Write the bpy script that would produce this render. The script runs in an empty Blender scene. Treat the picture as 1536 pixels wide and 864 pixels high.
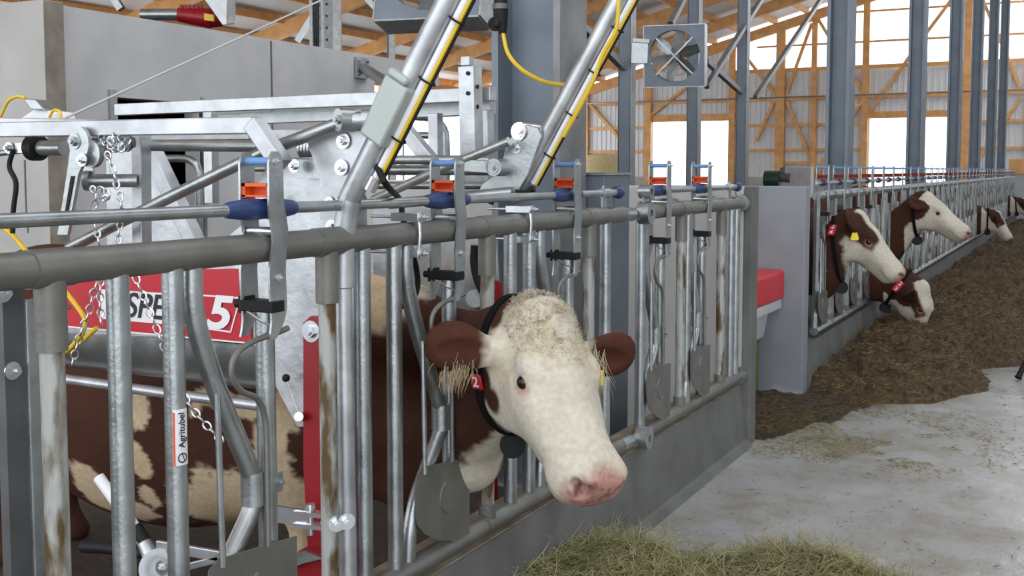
import bpy, math, random
import numpy as np
from mathutils import Vector, Matrix

# ------------------------------------------------------------------ scene, camera, light
SC = bpy.context.scene
COL = SC.collection
FPX, YAW, PITCH, CX, CY = 1650.0, 0.4805, 0.07136, 768.0, 373.7
CAMP = Vector((0, 0, 1.6))
_c = bpy.data.cameras.new('camera')
cam = bpy.data.objects.new('camera', _c)
COL.objects.link(cam)
cam.location = CAMP
cam.rotation_euler = (math.pi / 2 - PITCH, 0, YAW)
_c.sensor_width = 36.0
_c.lens = FPX / 1536 * 36.0
_c.shift_y = (CY - 432.0) / 1536.0
_c.clip_end = 300
SC.camera = cam

W = bpy.data.worlds.new('overcast_sky')
SC.world = W
W.use_nodes = True
_bg = W.node_tree.nodes['Background']
_bg.inputs[0].default_value = (0.90, 0.95, 1.0, 1)
_bg.inputs[1].default_value = 1.15
SUN = bpy.data.lights.new('soft_daylight', 'SUN')
SUN.energy = 1.2
SUN.angle = math.radians(35)
SUN.color = (1.0, 0.98, 0.95)
_so = bpy.data.objects.new('soft_daylight', SUN)
COL.objects.link(_so)
_so.rotation_euler = (math.radians(38), 0, math.radians(70))
SC.view_settings.view_transform = 'Standard'
SC.view_settings.look = 'None'
SC.view_settings.gamma = 1.0
SC.view_settings.use_curve_mapping = False
SC.view_settings.exposure = 1.25

FW = Vector((-math.sin(YAW) * math.cos(PITCH), math.cos(YAW) * math.cos(PITCH), -math.sin(PITCH)))
RT = Vector((math.cos(YAW), math.sin(YAW), 0))
UP = RT.cross(FW)

def ray(px, py): return FW + RT * ((px - CX) / FPX) - UP * ((py - CY) / FPX)
def onx(px, py, x):
    d = ray(px, py); return CAMP + d * (x / d.x)
def ony(px, py, y):
    d = ray(px, py); return CAMP + d * (y / d.y)
def onz(px, py, z):
    d = ray(px, py); return CAMP + d * ((z - 1.6) / d.z)
def dep(px, py, D): return CAMP + ray(px, py) * D

# ------------------------------------------------------------------ materials
def mat(name, col, rough=0.6, metal=0.0, var=0.0, scale=8.0, col2=None, bump=0.0, bscale=60.0, detail=4.0,
        stretch=None, spec=None, attr=None, roughvar=0.0, thresh=None):
    m = bpy.data.materials.new(name)
    m.use_nodes = True
    nt = m.node_tree
    b = nt.nodes['Principled BSDF']
    b.inputs['Roughness'].default_value = rough
    b.inputs['Metallic'].default_value = metal
    if spec is not None: b.inputs['Specular IOR Level'].default_value = spec
    tc = nt.nodes.new('ShaderNodeTexCoord')
    src = tc.outputs['Object']
    if stretch:
        mp = nt.nodes.new('ShaderNodeMapping')
        mp.inputs['Scale'].default_value = stretch
        nt.links.new(src, mp.inputs['Vector']); src = mp.outputs['Vector']
    if col2 is None: col2 = tuple(c * (1 - var) for c in col)
    if var > 0 or col2 != tuple(col) or attr:
        n = nt.nodes.new('ShaderNodeTexNoise')
        n.inputs['Scale'].default_value = scale
        n.inputs['Detail'].default_value = detail
        nt.links.new(src, n.inputs['Vector'])
        r = nt.nodes.new('ShaderNodeValToRGB')
        lo, hi = thresh if thresh else (0.3, 0.7)
        r.color_ramp.elements[0].position = lo
        r.color_ramp.elements[1].position = hi
        if attr:
            r.color_ramp.elements[0].color = (1 - var, 1 - var, 1 - var, 1)
            r.color_ramp.elements[1].color = (1, 1, 1, 1)
            a = nt.nodes.new('ShaderNodeAttribute'); a.attribute_name = attr
            mx = nt.nodes.new('ShaderNodeMix'); mx.data_type = 'RGBA'; mx.blend_type = 'MULTIPLY'
            mx.inputs[0].default_value = 1
            nt.links.new(a.outputs['Color'], mx.inputs[6]); nt.links.new(r.outputs['Color'], mx.inputs[7])
            nt.links.new(mx.outputs[2], b.inputs['Base Color'])
        else:
            r.color_ramp.elements[0].color = (*col2, 1)
            r.color_ramp.elements[1].color = (*col, 1)
            nt.links.new(r.outputs['Color'], b.inputs['Base Color'])
        nt.links.new(n.outputs['Fac'], r.inputs['Fac'])
        if roughvar:
            mr = nt.nodes.new('ShaderNodeMapRange')
            mr.inputs['To Min'].default_value = rough - roughvar
            mr.inputs['To Max'].default_value = rough + roughvar
            nt.links.new(n.outputs['Fac'], mr.inputs['Value'])
            nt.links.new(mr.outputs['Result'], b.inputs['Roughness'])
    else:
        b.inputs['Base Color'].default_value = (*col, 1)
    if bump:
        n2 = nt.nodes.new('ShaderNodeTexNoise')
        n2.inputs['Scale'].default_value = bscale
        n2.inputs['Detail'].default_value = 5
        nt.links.new(src, n2.inputs['Vector'])
        bp = nt.nodes.new('ShaderNodeBump')
        bp.inputs['Strength'].default_value = bump
        bp.inputs['Distance'].default_value = 0.01
        nt.links.new(n2.outputs['Fac'], bp.inputs['Height'])
        nt.links.new(bp.outputs['Normal'], b.inputs['Normal'])
    return m

M = {}
M['galv'] = mat('galvanised_steel', (0.47, 0.50, 0.51), 0.34, 0.85, 0.30, 13, bump=0.12, bscale=90, roughvar=0.12)
M['galv_dull'] = mat('dull_galvanised_rail', (0.23, 0.23, 0.212), 0.5, 0.55, 0.30, 9, col2=(0.17, 0.165, 0.15), bump=0.15, bscale=70)
M['galv_bright'] = mat('bright_zinc_sheet', (0.60, 0.62, 0.645), 0.36, 0.7, 0.42, 9, bump=0.12, bscale=40, detail=8, roughvar=0.14)
M['zinc'] = mat('zinc_plated_hardware', (0.72, 0.74, 0.77), 0.28, 0.9, 0.15, 30)
M['stained'] = mat('stained_galvanised_post', (0.44, 0.45, 0.43), 0.55, 0.45, 0, 20, col2=(0.12, 0.075, 0.03), bump=0.3, bscale=90, stretch=(1, 1, 0.28), thresh=(0.40, 0.54))
M['dark_steel'] = mat('dark_weathered_steel', (0.16, 0.165, 0.17), 0.5, 0.5, 0.35, 10)
M['blue'] = mat('blue_plastic_grip', (0.022, 0.050, 0.17), 0.42, 0, 0.15, 20)
M['lightblue'] = mat('light_blue_roller', (0.13, 0.28, 0.56), 0.45)
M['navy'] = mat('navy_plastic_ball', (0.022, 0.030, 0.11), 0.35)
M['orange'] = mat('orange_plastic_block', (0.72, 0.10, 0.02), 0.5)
M['orange_dark'] = mat('dull_orange_block', (0.30, 0.045, 0.02), 0.6)  # darker red-brown copy of the orange, for the far latch blocks
M['black'] = mat('black_rubber', (0.008, 0.008, 0.009), 0.6, spec=0.3)
M['strap'] = mat('black_webbing', (0.008, 0.008, 0.009), 0.9, spec=0.1)
M['red'] = mat('red_painted_steel', (0.30, 0.006, 0.012), 0.38, 0, 0.15, 6)
M['signred'] = mat('red_sign_film', (0.50, 0.006, 0.020), 0.42, 0, 0.05, 3)
M['white'] = mat('white_print', (0.80, 0.80, 0.82), 0.5)
M['blackprint'] = mat('black_print', (0.01, 0.01, 0.012), 0.5)
M['yellow'] = mat('yellow_cable_sheath', (0.70, 0.46, 0.02), 0.45)
M['greygreen'] = mat('grey_green_cast_sleeve', (0.40, 0.44, 0.42), 0.5, 0.2, 0.08, 5)
M['concrete'] = mat('smooth_grey_concrete', (0.49, 0.49, 0.50), 0.75, 0, 0, 2.2, col2=(0.40, 0.40, 0.415), bump=0.12, bscale=25, detail=10)
M['concrete_warm'] = mat('warm_grey_concrete', (0.50, 0.485, 0.47), 0.8, 0, 0, 2.0, col2=(0.40, 0.39, 0.38), bump=0.2, bscale=18, detail=10)
M['concrete_blue'] = mat('bluish_grey_concrete', (0.30, 0.32, 0.35), 0.65, 0, 0, 2.0, col2=(0.22, 0.235, 0.26), bump=0.15, bscale=20, detail=10)
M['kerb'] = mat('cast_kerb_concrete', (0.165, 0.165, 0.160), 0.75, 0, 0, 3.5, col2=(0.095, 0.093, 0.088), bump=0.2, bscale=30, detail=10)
M['ledge'] = mat('worn_ledge_concrete', (0.36, 0.31, 0.24), 0.85, 0, 0, 8, col2=(0.19, 0.14, 0.08), bump=0.3, bscale=40)
M['timber'] = mat('orange_spruce_timber', (0.84, 0.48, 0.20), 0.6, 0, 0, 3, col2=(0.66, 0.32, 0.11), stretch=(1, 1, 1), bump=0.1, bscale=20)
M['ceil'] = mat('white_roof_panel', (0.86, 0.86, 0.85), 0.6, 0, 0.05, 2)
M['sheet'] = mat('light_grey_wall_cladding', (0.78, 0.81, 0.84), 0.5, 0.0, 0.06, 2)
M['column'] = mat('blue_grey_steel_column', (0.20, 0.235, 0.28), 0.5, 0.35, 0, 3, col2=(0.155, 0.18, 0.215), detail=8)
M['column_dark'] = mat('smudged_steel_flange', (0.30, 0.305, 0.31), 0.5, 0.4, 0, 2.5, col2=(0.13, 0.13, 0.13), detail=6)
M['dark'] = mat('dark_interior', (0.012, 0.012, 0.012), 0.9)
M['soil'] = mat('dark_dung_floor', (0.055, 0.034, 0.020), 0.85, 0, 0, 14, col2=(0.018, 0.012, 0.007), bump=0.8, bscale=40)
M['redplastic'] = mat('red_plastic_lid', (0.62, 0.022, 0.035), 0.35, 0, 0.1, 5)
M['whiteplastic'] = mat('greyish_white_plastic', (0.52, 0.54, 0.55), 0.45, 0, 0.1, 8)
M['green'] = mat('dark_green_paint', (0.012, 0.05, 0.03), 0.4)
M['strip'] = mat('brownish_concrete_edge', (0.27, 0.24, 0.21), 0.85, 0, 0, 6, col2=(0.16, 0.135, 0.11))
M['bale'] = mat('yellow_straw', (0.90, 0.74, 0.40), 0.9, 0, 0.25, 12, bump=0.4, bscale=40)

def floor_material():
    m = bpy.data.materials.new('coated_alley_floor'); m.use_nodes = True
    nt = m.node_tree; b = nt.nodes['Principled BSDF']
    tc = nt.nodes.new('ShaderNodeTexCoord')
    def noise(sc, det, rough=0.6, st=None):
        n = nt.nodes.new('ShaderNodeTexNoise'); n.inputs['Scale'].default_value = sc
        n.inputs['Detail'].default_value = det; n.inputs['Roughness'].default_value = rough
        if st:
            mp = nt.nodes.new('ShaderNodeMapping'); mp.inputs['Scale'].default_value = st
            nt.links.new(tc.outputs['Object'], mp.inputs['Vector']); nt.links.new(mp.outputs['Vector'], n.inputs['Vector'])
        else: nt.links.new(tc.outputs['Object'], n.inputs['Vector'])
        return n
    def ramp(n, a, ca, c, cc):
        r = nt.nodes.new('ShaderNodeValToRGB')
        r.color_ramp.elements[0].position = a; r.color_ramp.elements[0].color = (*ca, 1)
        r.color_ramp.elements[1].position = c; r.color_ramp.elements[1].color = (*cc, 1)
        nt.links.new(n.outputs['Fac'], r.inputs['Fac']); return r
    def mix(f, A, B, mode='MIX'):
        x = nt.nodes.new('ShaderNodeMix'); x.data_type = 'RGBA'; x.blend_type = mode
        if isinstance(f, (int, float)): x.inputs[0].default_value = f
        else: nt.links.new(f, x.inputs[0])
        nt.links.new(A, x.inputs[6]); nt.links.new(B, x.inputs[7]); return x.outputs[2]
    base = ramp(noise(1.1, 6), 0.35, (0.31, 0.315, 0.31), 0.65, (0.41, 0.415, 0.41))
    stain = nt.nodes.new('ShaderNodeRGB'); stain.outputs[0].default_value = (0.22, 0.175, 0.12, 1)
    sm = ramp(noise(2.6, 12, 0.78), 0.44, (0, 0, 0), 0.66, (0.8, 0.8, 0.8))
    c1 = mix(sm.outputs['Color'], base.outputs['Color'], stain.outputs[0])
    sp = ramp(noise(26, 4, 0.6, (1.6, 0.7, 1)), 0.60, (0, 0, 0), 0.68, (0.7, 0.7, 0.7))
    dark = nt.nodes.new('ShaderNodeRGB'); dark.outputs[0].default_value = (0.14, 0.11, 0.075, 1)
    c2 = mix(sp.outputs['Color'], c1, dark.outputs[0])
    nt.links.new(c2, b.inputs['Base Color'])
    rr = ramp(noise(1.8, 5), 0.35, (0.20, 0.20, 0.20), 0.65, (0.5, 0.5, 0.5))
    nt.links.new(rr.outputs['Color'], b.inputs['Roughness'])
    bp = nt.nodes.new('ShaderNodeBump'); bp.inputs['Strength'].default_value = 0.25; bp.inputs['Distance'].default_value = 0.01
    nt.links.new(noise(14, 6).outputs['Fac'], bp.inputs['Height']); nt.links.new(bp.outputs['Normal'], b.inputs['Normal'])
    return m
M['floor'] = floor_material()

def glass_material(name, tint, transp):
    m = bpy.data.materials.new(name); m.use_nodes = True
    nt = m.node_tree; nt.nodes.remove(nt.nodes['Principled BSDF'])
    t = nt.nodes.new('ShaderNodeBsdfTransparent'); t.inputs[0].default_value = (*tint, 1)
    d = nt.nodes.new('ShaderNodeBsdfTranslucent'); d.inputs[0].default_value = (0.95, 0.97, 1, 1)
    x = nt.nodes.new('ShaderNodeMixShader'); x.inputs[0].default_value = 1 - transp
    nt.links.new(t.outputs[0], x.inputs[1]); nt.links.new(d.outputs[0], x.inputs[2])
    nt.links.new(x.outputs[0], nt.nodes['Material Output'].inputs[0])
    return m
M['pane'] = glass_material('clear_polycarbonate', (0.97, 0.98, 1.0), 0.9)

# ------------------------------------------------------------------ mesh helpers
def worigin(o):
    v = Vector((0, 0, 0))
    while o is not None:
        v += o.location; o = o.parent
    return v

class MB:
    def __init__(s): s.v = []; s.f = []
    def add(s, vs, fs):
        n = len(s.v); s.v += [tuple(p) for p in vs]; s.f += [tuple(i + n for i in f) for f in fs]; return s
    def box(s, x0, x1, y0, y1, z0, z1):
        vs = [(x, y, z) for x in (x0, x1) for y in (y0, y1) for z in (z0, z1)]
        return s.add(vs, [(0, 1, 3, 2), (4, 6, 7, 5), (0, 4, 5, 1), (2, 3, 7, 6), (0, 2, 6, 4), (1, 5, 7, 3)])
    def beam(s, a, b, w, h, up=(0, 0, 1)):
        a = Vector(a); b = Vector(b); d = (b - a).normalized(); up = Vector(up)
        if abs(d.dot(up)) > 0.98: up = Vector((1, 0, 0))
        sx = d.cross(up).normalized(); sz = sx.cross(d).normalized()
        vs = [p + sx * (i * w / 2) + sz * (j * h / 2) for p in (a, b) for i, j in ((-1, -1), (1, -1), (1, 1), (-1, 1))]
        return s.add(vs, [(0, 3, 2, 1), (4, 5, 6, 7), (0, 1, 5, 4), (1, 2, 6, 5), (2, 3, 7, 6), (3, 0, 4, 7)])
    def tube(s, pts, r, n=12, caps=True, smooth=0):
        pts = [Vector(p) for p in pts]
        if smooth: pts = spline(pts, smooth)
        rs = r if isinstance(r, (list, tuple)) else [r] * len(pts)
        if isinstance(r, (list, tuple)) and len(r) != len(pts):
            rs = list(np.interp(np.linspace(0, 1, len(pts)), np.linspace(0, 1, len(r)), r))
        base = len(s.v); t0 = (pts[1] - pts[0]).normalized()
        nrm = t0.orthogonal().normalized(); vs = []; fs = []
        for i, p in enumerate(pts):
            if i == 0: t = t0
            elif i == len(pts) - 1: t = (pts[i] - pts[i - 1]).normalized()
            else: t = ((pts[i + 1] - p).normalized() + (p - pts[i - 1]).normalized()).normalized()
            nrm = (nrm - t * nrm.dot(t)).normalized(); bn = t.cross(nrm)
            for k in range(n):
                a = 2 * math.pi * k / n; vs.append(p + (nrm * math.cos(a) + bn * math.sin(a)) * rs[i])
        for i in range(len(pts) - 1):
            for k in range(n):
                k2 = (k + 1) % n; fs.append((i * n + k, i * n + k2, (i + 1) * n + k2, (i + 1) * n + k))
        if caps: fs += [tuple(range(n))[::-1], tuple((len(pts) - 1) * n + k for k in range(n))]
        return s.add(vs, fs)
    def cyl(s, a, b, r, n=16): return s.tube([a, b], r, n)
    def pipe(s, a, b, r, ri, n=16):
        a = Vector(a); b = Vector(b); t = (b - a).normalized(); u = t.orthogonal().normalized(); w = t.cross(u)
        vs = []; fs = []
        for p, q in ((a, r), (b, r), (b, ri), (a, ri)):
            for k in range(n):
                an = 2 * math.pi * k / n; vs.append(p + (u * math.cos(an) + w * math.sin(an)) * q)
        for i in range(4):
            j = (i + 1) % 4
            for k in range(n):
                k2 = (k + 1) % n; fs.append((i * n + k, i * n + k2, j * n + k2, j * n + k))
        return s.add(vs, fs)
    def prism(s, poly, d):      # poly: list of 3-D points in one plane, d: extrusion vector
        d = Vector(d); n = len(poly); p = [Vector(q) for q in poly]
        return s.add(p + [q + d for q in p], [tuple(range(n)), tuple(range(2 * n - 1, n - 1, -1))] + [((i + 1) % n, i, i + n, (i + 1) % n + n) for i in range(n)])
    def sphere(s, c, r, n=14, sc=(1, 1, 1)):
        c = Vector(c); vs = []; fs = []; m = n // 2
        for i in range(m + 1):
            th = math.pi * i / m
            for k in range(n):
                a = 2 * math.pi * k / n
                vs.append(c + Vector((r * sc[0] * math.sin(th) * math.cos(a), r * sc[1] * math.sin(th) * math.sin(a), r * sc[2] * math.cos(th))))
        for i in range(m):
            for k in range(n):
                k2 = (k + 1) % n; fs.append((i * n + k, (i + 1) * n + k, (i + 1) * n + k2, i * n + k2))
        return s.add(vs, fs)
    def torus(s, c, ax1, ax2, R1, R2, r, n=14, m=6):
        c = Vector(c); ax1 = Vector(ax1).normalized(); ax2 = Vector(ax2).normalized(); nn = ax1.cross(ax2); vs = []; fs = []
        for i in range(n):
            a = 2 * math.pi * i / n
            o = ax1 * math.cos(a); q = ax2 * math.sin(a); rad = (o + q).normalized()
            p = c + o * R1 + q * R2
            for k in range(m):
                b = 2 * math.pi * k / m; vs.append(p + (rad * math.cos(b) + nn * math.sin(b)) * r)
        for i in range(n):
            i2 = (i + 1) % n
            for k in range(m):
                k2 = (k + 1) % m; fs.append((i * m + k, i2 * m + k, i2 * m + k2, i * m + k2))
        return s.add(vs, fs)
    def bolt(s, c, ax, r=0.012, h=0.012):
        c = Vector(c); ax = Vector(ax).normalized()
        s.tube([c, c + ax * 0.003], r * 1.7, 14); s.tube([c + ax * 0.003, c + ax * (0.003 + h)], r, 6)
        return s.tube([c + ax * (0.003 + h), c + ax * (0.009 + h)], r * 0.55, 8)
    def build(s, name, m, parent=None, smooth=True, bevel=0):
        me = bpy.data.meshes.new(name); off = worigin(parent)
        me.from_pydata([(p[0] - off.x, p[1] - off.y, p[2] - off.z) for p in s.v], [], s.f)
        me.validate(); me.update()
        me.materials.append(m if not isinstance(m, str) else M[m])
        if smooth:
            me.polygons.foreach_set('use_smooth', [True] * len(me.polygons))
            try: me.set_sharp_from_angle(angle=math.radians(38))
            except Exception: pass
        o = bpy.data.objects.new(name, me); COL.objects.link(o)
        if parent is not None: o.parent = parent
        if bevel:
            b = o.modifiers.new('bevel', 'BEVEL'); b.width = bevel; b.segments = 2; b.limit_method = 'ANGLE'
        return o

def pieces(name, m, parent, fn, items, smooth=True, bevel=0):
    out = []
    for it in items:
        s = MB(); fn(s, it); out.append(s.build(name, m, parent, smooth, bevel))
    return out

def spline(p, n):
    out = []
    q = [p[0] * 2 - p[1]] + list(p) + [p[-1] * 2 - p[-2]]
    for i in range(1, len(q) - 2):
        for k in range(n):
            t = k / n; a, b, c, d = q[i - 1], q[i], q[i + 1], q[i + 2]
            out.append(0.5 * ((2 * b) + (c - a) * t + (2 * a - 5 * b + 4 * c - d) * t * t + (3 * b - a - 3 * c + d) * t ** 3))
    out.append(p[-1]); return out

def tag(o, label=None, cat=None, group=None, kind=None):
    if label: o['label'] = label
    if cat: o['category'] = cat
    if group: o['group'] = group
    if kind: o['kind'] = kind
    return o
def thing(name, loc, label, cat, group=None):
    o = bpy.data.objects.new(name, None); COL.objects.link(o); o.location = loc; o.empty_display_size = 0.05
    return tag(o, label, cat, group)
def kids(o): return [c for c in bpy.data.objects if c.parent == o]
def copy_tree(o, parent=None):
    ch = list(o.children)
    c = o.copy(); COL.objects.link(c)
    if parent is not None: c.parent = parent
    for k in ch: copy_tree(k, c)
    return c
def struct(o, label=None): return tag(o, label, None, None, 'structure')
def text(name, body, loc, right, up, size, m, parent=None, shear=0.0, width=1.0, extr=0.0008, align='CENTER', thick=0.0):
    cu = bpy.data.curves.new(name, 'FONT'); cu.body = body; cu.size = size; cu.extrude = extr; cu.shear = shear
    cu.align_x = align; cu.align_y = 'CENTER'; cu.offset = thick
    cu.materials.append(M[m])
    o = bpy.data.objects.new(name, cu); COL.objects.link(o)
    bpy.context.view_layer.update()
    me = bpy.data.meshes.new_from_object(o.evaluated_get(bpy.context.evaluated_depsgraph_get()))
    bpy.data.objects.remove(o); bpy.data.curves.remove(cu); me.name = name
    o = bpy.data.objects.new(name, me); COL.objects.link(o)
    r = Vector(right).normalized(); u = Vector(up); u = (u - r * u.dot(r)).normalized(); n = r.cross(u)
    mt = Matrix((r * width, u, n)).transposed().to_4x4()
    o.matrix_world = Matrix.Translation(Vector(loc) - worigin(parent)) @ mt
    if parent is not None: o.parent = parent
    return o
# ------------------------------------------------------------------ structure of the barn
FX = -1.75                       # plane of the feed fence
YE = 52.0                        # end wall
def roofz(x): return 7.55 + 0.27 * (x + 15.2) if x <= 1 else 11.92 - 0.27 * (x - 1)

b = MB(); b.box(-1.74, 14, -6, YE, -0.2, 0.0); struct(b.build('floor', 'floor', None, False), 'light grey coated feed alley floor with footprints and stains')
b = MB(); b.box(-24.4, -1.9, -6, YE, -0.2, 0.0); struct(b.build('floor_stalls', 'soil', None, False), 'dark dung covered stall floor behind the feed fence')

# kerb under the feed fence (near part) and the ledge on it
b = MB(); b.prism([(-1.70, -2, -0.05), (-1.735, -2, 0.36), (-1.93, -2, 0.36), (-1.93, -2, -0.05)], (0, 8.22, 0))
b.prism([(-1.66, -2, -0.02), (-1.69, -2, 0.035), (-1.75, -2, 0.06), (-1.75, -2, -0.02)], (0, 8.22, 0))
struct(b.build('trim_1', 'kerb', None, False), 'low grey concrete kerb carrying the near feed fence')
b = MB(); b.box(-1.925, -1.737, -2, 6.2, 0.361, 0.366)
struct(b.build('trim_2', 'ledge', None, False), 'worn brownish top of the near kerb')
b = MB(); b.prism([(-1.70, 7.86, -0.05), (-1.735, 7.86, 0.36), (-1.93, 7.86, 0.36), (-1.93, 7.86, -0.05)], (0, 27, 0))
struct(b.build('trim_3', 'kerb', None, False), 'low concrete kerb under the long feed fence')
# cross walls
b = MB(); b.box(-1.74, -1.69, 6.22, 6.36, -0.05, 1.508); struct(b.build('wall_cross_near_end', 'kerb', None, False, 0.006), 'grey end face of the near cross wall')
b = MB(); b.box(-5.2, -1.74, 6.22, 6.36, -0.05, 1.506); o = struct(b.build('wall_cross_near', 'concrete_warm', None, False, 0.008), 'waist high concrete cross wall behind the short fence')
b = MB(); b.box(-5.2, -1.72, 7.70, 7.85, -0.05, 1.49); o = struct(b.build('wall_cross_far', 'concrete_blue', None, False, 0.008), 'bluish concrete cross wall before the long feed fence')
# concrete room on the left
YW = onx(562, 150, -7.55).y; ZLN = onx(640, 127, -7.55).z
b = MB(); b.box(-7.42, -7.412, 6.15, 6.34, 0, 2.955); struct(b.build('trim_7', 'strip', None, False), 'brownish edge of the front concrete slab')
b = MB(); b.box(-12, -7.42, 6.15, 6.34, 0, 2.96); struct(b.build('wall_room_front', 'concrete_warm', None, False), 'light concrete front slab of the service room')
b = MB()
for (y0, y1, z0, z1) in ((6.34, 6.98, 0, 2.96), (6.98, 8.02, 2.24, 2.96), (8.02, YW, 0, 2.96), (YW, 12.42, ZLN, 2.96)): b.box(-7.75, -7.55, y0, y1, z0, z1)
struct(b.build('wall_room_side', 'concrete', None, False), 'long grey concrete side wall of the service room')
b = MB()
for y in (9.06,): b.box(-7.552, -7.546, y, y + 0.025, 0, 2.94)
struct(b.build('trim_4', 'dark_steel', None, False), 'joint between two concrete wall slabs')
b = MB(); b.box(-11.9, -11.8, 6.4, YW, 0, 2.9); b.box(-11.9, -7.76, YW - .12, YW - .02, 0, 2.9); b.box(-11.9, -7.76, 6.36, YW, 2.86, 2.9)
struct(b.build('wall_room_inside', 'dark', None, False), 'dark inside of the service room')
b = MB(); b.box(-7.56, -7.52, 6.9, 6.98, 0, 2.3); b.box(-7.56, -7.52, 8.02, 8.06, 0, 2.3)
struct(b.build('trim_5', 'galv', None, False), 'steel door frame of the service room opening')

# ---- end wall: cladding, base, openings
RIB = []
def ribbed(mb, x0, x1, z0, z1, y=YE):
    z1f = z1 if callable(z1) else (lambda x: z1)
    xs = []; x = x0
    while x < x1 - 1e-6:
        for dx, dy in ((0, 0), (0.17, 0), (0.19, -0.035), (0.23, -0.035), (0.25, 0)):
            if x + dx <= x1: xs.append((x + dx, y + dy))
        x += 0.25
    xs.append((x1, y)); vs = []; fs = []
    for (a, yy) in xs: vs += [(a, yy, z0), (a, yy, z1f(a))]
    for i in range(len(xs) - 1): fs.append((2 * i, 2 * i + 2, 2 * i + 3, 2 * i + 1))
    vs2 = [(v[0], v[1] + 0.03, v[2]) for v in vs]
    mb.add(vs, fs); mb.add(vs2, [f[::-1] for f in fs])
b = MB()
D1 = (-19.2, -15.3, 4.0); D2 = (-8.8, -4.95, 3.95)
ribbed(b, -24.2, D1[0], 0.3, lambda x: roofz(x))
ribbed(b, D1[0], D1[1], D1[2], lambda x: roofz(x) if x < -15.3 else 6.25)
ribbed(b, D1[1], D2[0], 1.2, 6.25)
ribbed(b, D2[0], D2[1], D2[2], 6.2)
ribbed(b, D2[1], 3.0, 1.2, 6.2); ribbed(b, 3.0, 16.5, 1.2, lambda x: roofz(x))
struct(b.build('wall_end', 'sheet', None, False), 'light grey ribbed cladding of the far gable wall')
b = MB()
for x0, x1 in ((-24.2, D1[0]), (D1[1], D2[0]), (D2[1], 16.5)): b.box(x0, x1, YE - 0.1, YE + 0.15, 0, 1.3)
struct(b.build('wall_end_base', 'concrete', None, False), 'concrete base of the far gable wall')
# gable glazing (one pane field per post bay) and door panels
posts_x = [-15.2, -12.85, -11.3, -9.0, -4.75, -2.2, 0.3, 2.9]
for i in range(len(posts_x) - 1):
    x0, x1 = posts_x[i], posts_x[i + 1]
    b = MB(); b.prism([(x0, YE + 0.02, 6.3), (x1, YE + 0.02, 6.3), (x1, YE + 0.02, roofz(x1)), (x0, YE + 0.02, roofz(x0))], (0, 0.01, 0))
    struct(b.build('window_%d' % (i + 1), 'pane', None, False), 'translucent gable glazing field')
for i, (x0, x1, zt) in enumerate((D1, D2)):
    b = MB(); b.box(x0, x1, YE + 0.05, YE + 0.06, 0.05, zt)
    d = struct(b.build('door_%d' % (i + 1), 'pane', None, False), 'bright translucent sectional gate in the far wall')
    s = MB()
    for z in (1.05, 1.85, 2.75): s.box(x0, x1, YE + 0.03, YE + 0.05, z, z + 0.018)
    s.build('section_seam', 'galv', d, False)
# timber frame of the end wall
tb = MB()
def vpost(x, z1, w=0.3, z0=1.3, y=YE - 0.12): tb.box(x - w / 2, x + w / 2, y - 0.12, y + 0.08, z0, z1)
def girt(x0, x1, z, h=0.14): tb.box(x0, x1, YE - 0.14, YE - 0.05, z - h / 2, z + h / 2)
vpost(-22.75, roofz(-22.75), .22); vpost(-19.4, roofz(-19.4) - .1, .34, 0.0); vpost(-15.15, roofz(-15.15), .3, 0.0)
vpost(-12.85, roofz(-12.85), .42); vpost(-11.3, roofz(-11.3), .24); vpost(-9.0, roofz(-9.0), .28, 0.0)
vpost(-4.75, roofz(-4.75), .3, 0.0); vpost(-2.2, roofz(-2.2), .3); vpost(0.4, roofz(0.4), .3); vpost(2.9, roofz(2.9), .3)
girt(D1[0] - .3, D1[1] + .3, D1[2] + .16, .34); girt(D2[0] - .2, D2[1] + .2, D2[2] + .15, .30)
girt(-24, 3, 4.93)
for z in (3.72, 2.55):
    girt(-24, D1[0] - .2, z); girt(D1[1] + .2, D2[0] - .1, z); girt(D2[1] + .1, 3, z)
girt(-12.6, -11.4, 1.95); girt(-15.2, 3, 6.28, .17); girt(-14.0, 3, 7.4, .09); girt(-11.2, 3, 8.75, .09)
def brace(q1, q2, w=.14):
    a = ony(*q1, YE - .13); c = ony(*q2, YE - .13); tb.beam(a, c, w, w, (0, 1, 0))
for q in [((885, 157), (942, 222)), ((977, 173), (1030, 130)), ((1106, 68), (1163, 142)), ((1180, 140), (1218, 35)), ((1163, 148), (1134, 212)),
          ((1180, 152), (1217, 240)), ((1228, 262), (1238, 236)), ((1106, 260), (1120, 234)), ((1228, 30), (1295, 138)), ((1273, 183), (1296, 148)),
          ((1306, 168), (1365, 84)), ((1385, 56), (1427, 0)), ((1474, 0), (1530, 130)), ((1470, 235), (1530, 148)), ((1082, 92), (1066, 120))]: brace(*q)
struct(tb.build('wall_end_timber_frame', 'timber', None, False), 'orange timber posts girts and braces of the far gable wall')
b = MB(); b.cyl((-23.6, YE - .5, 4.98), (3, YE - .5, 5.02), .035, 8); struct(b.build('trim_6', 'galv', None), 'thin grey conduit along the far gable wall')

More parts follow.
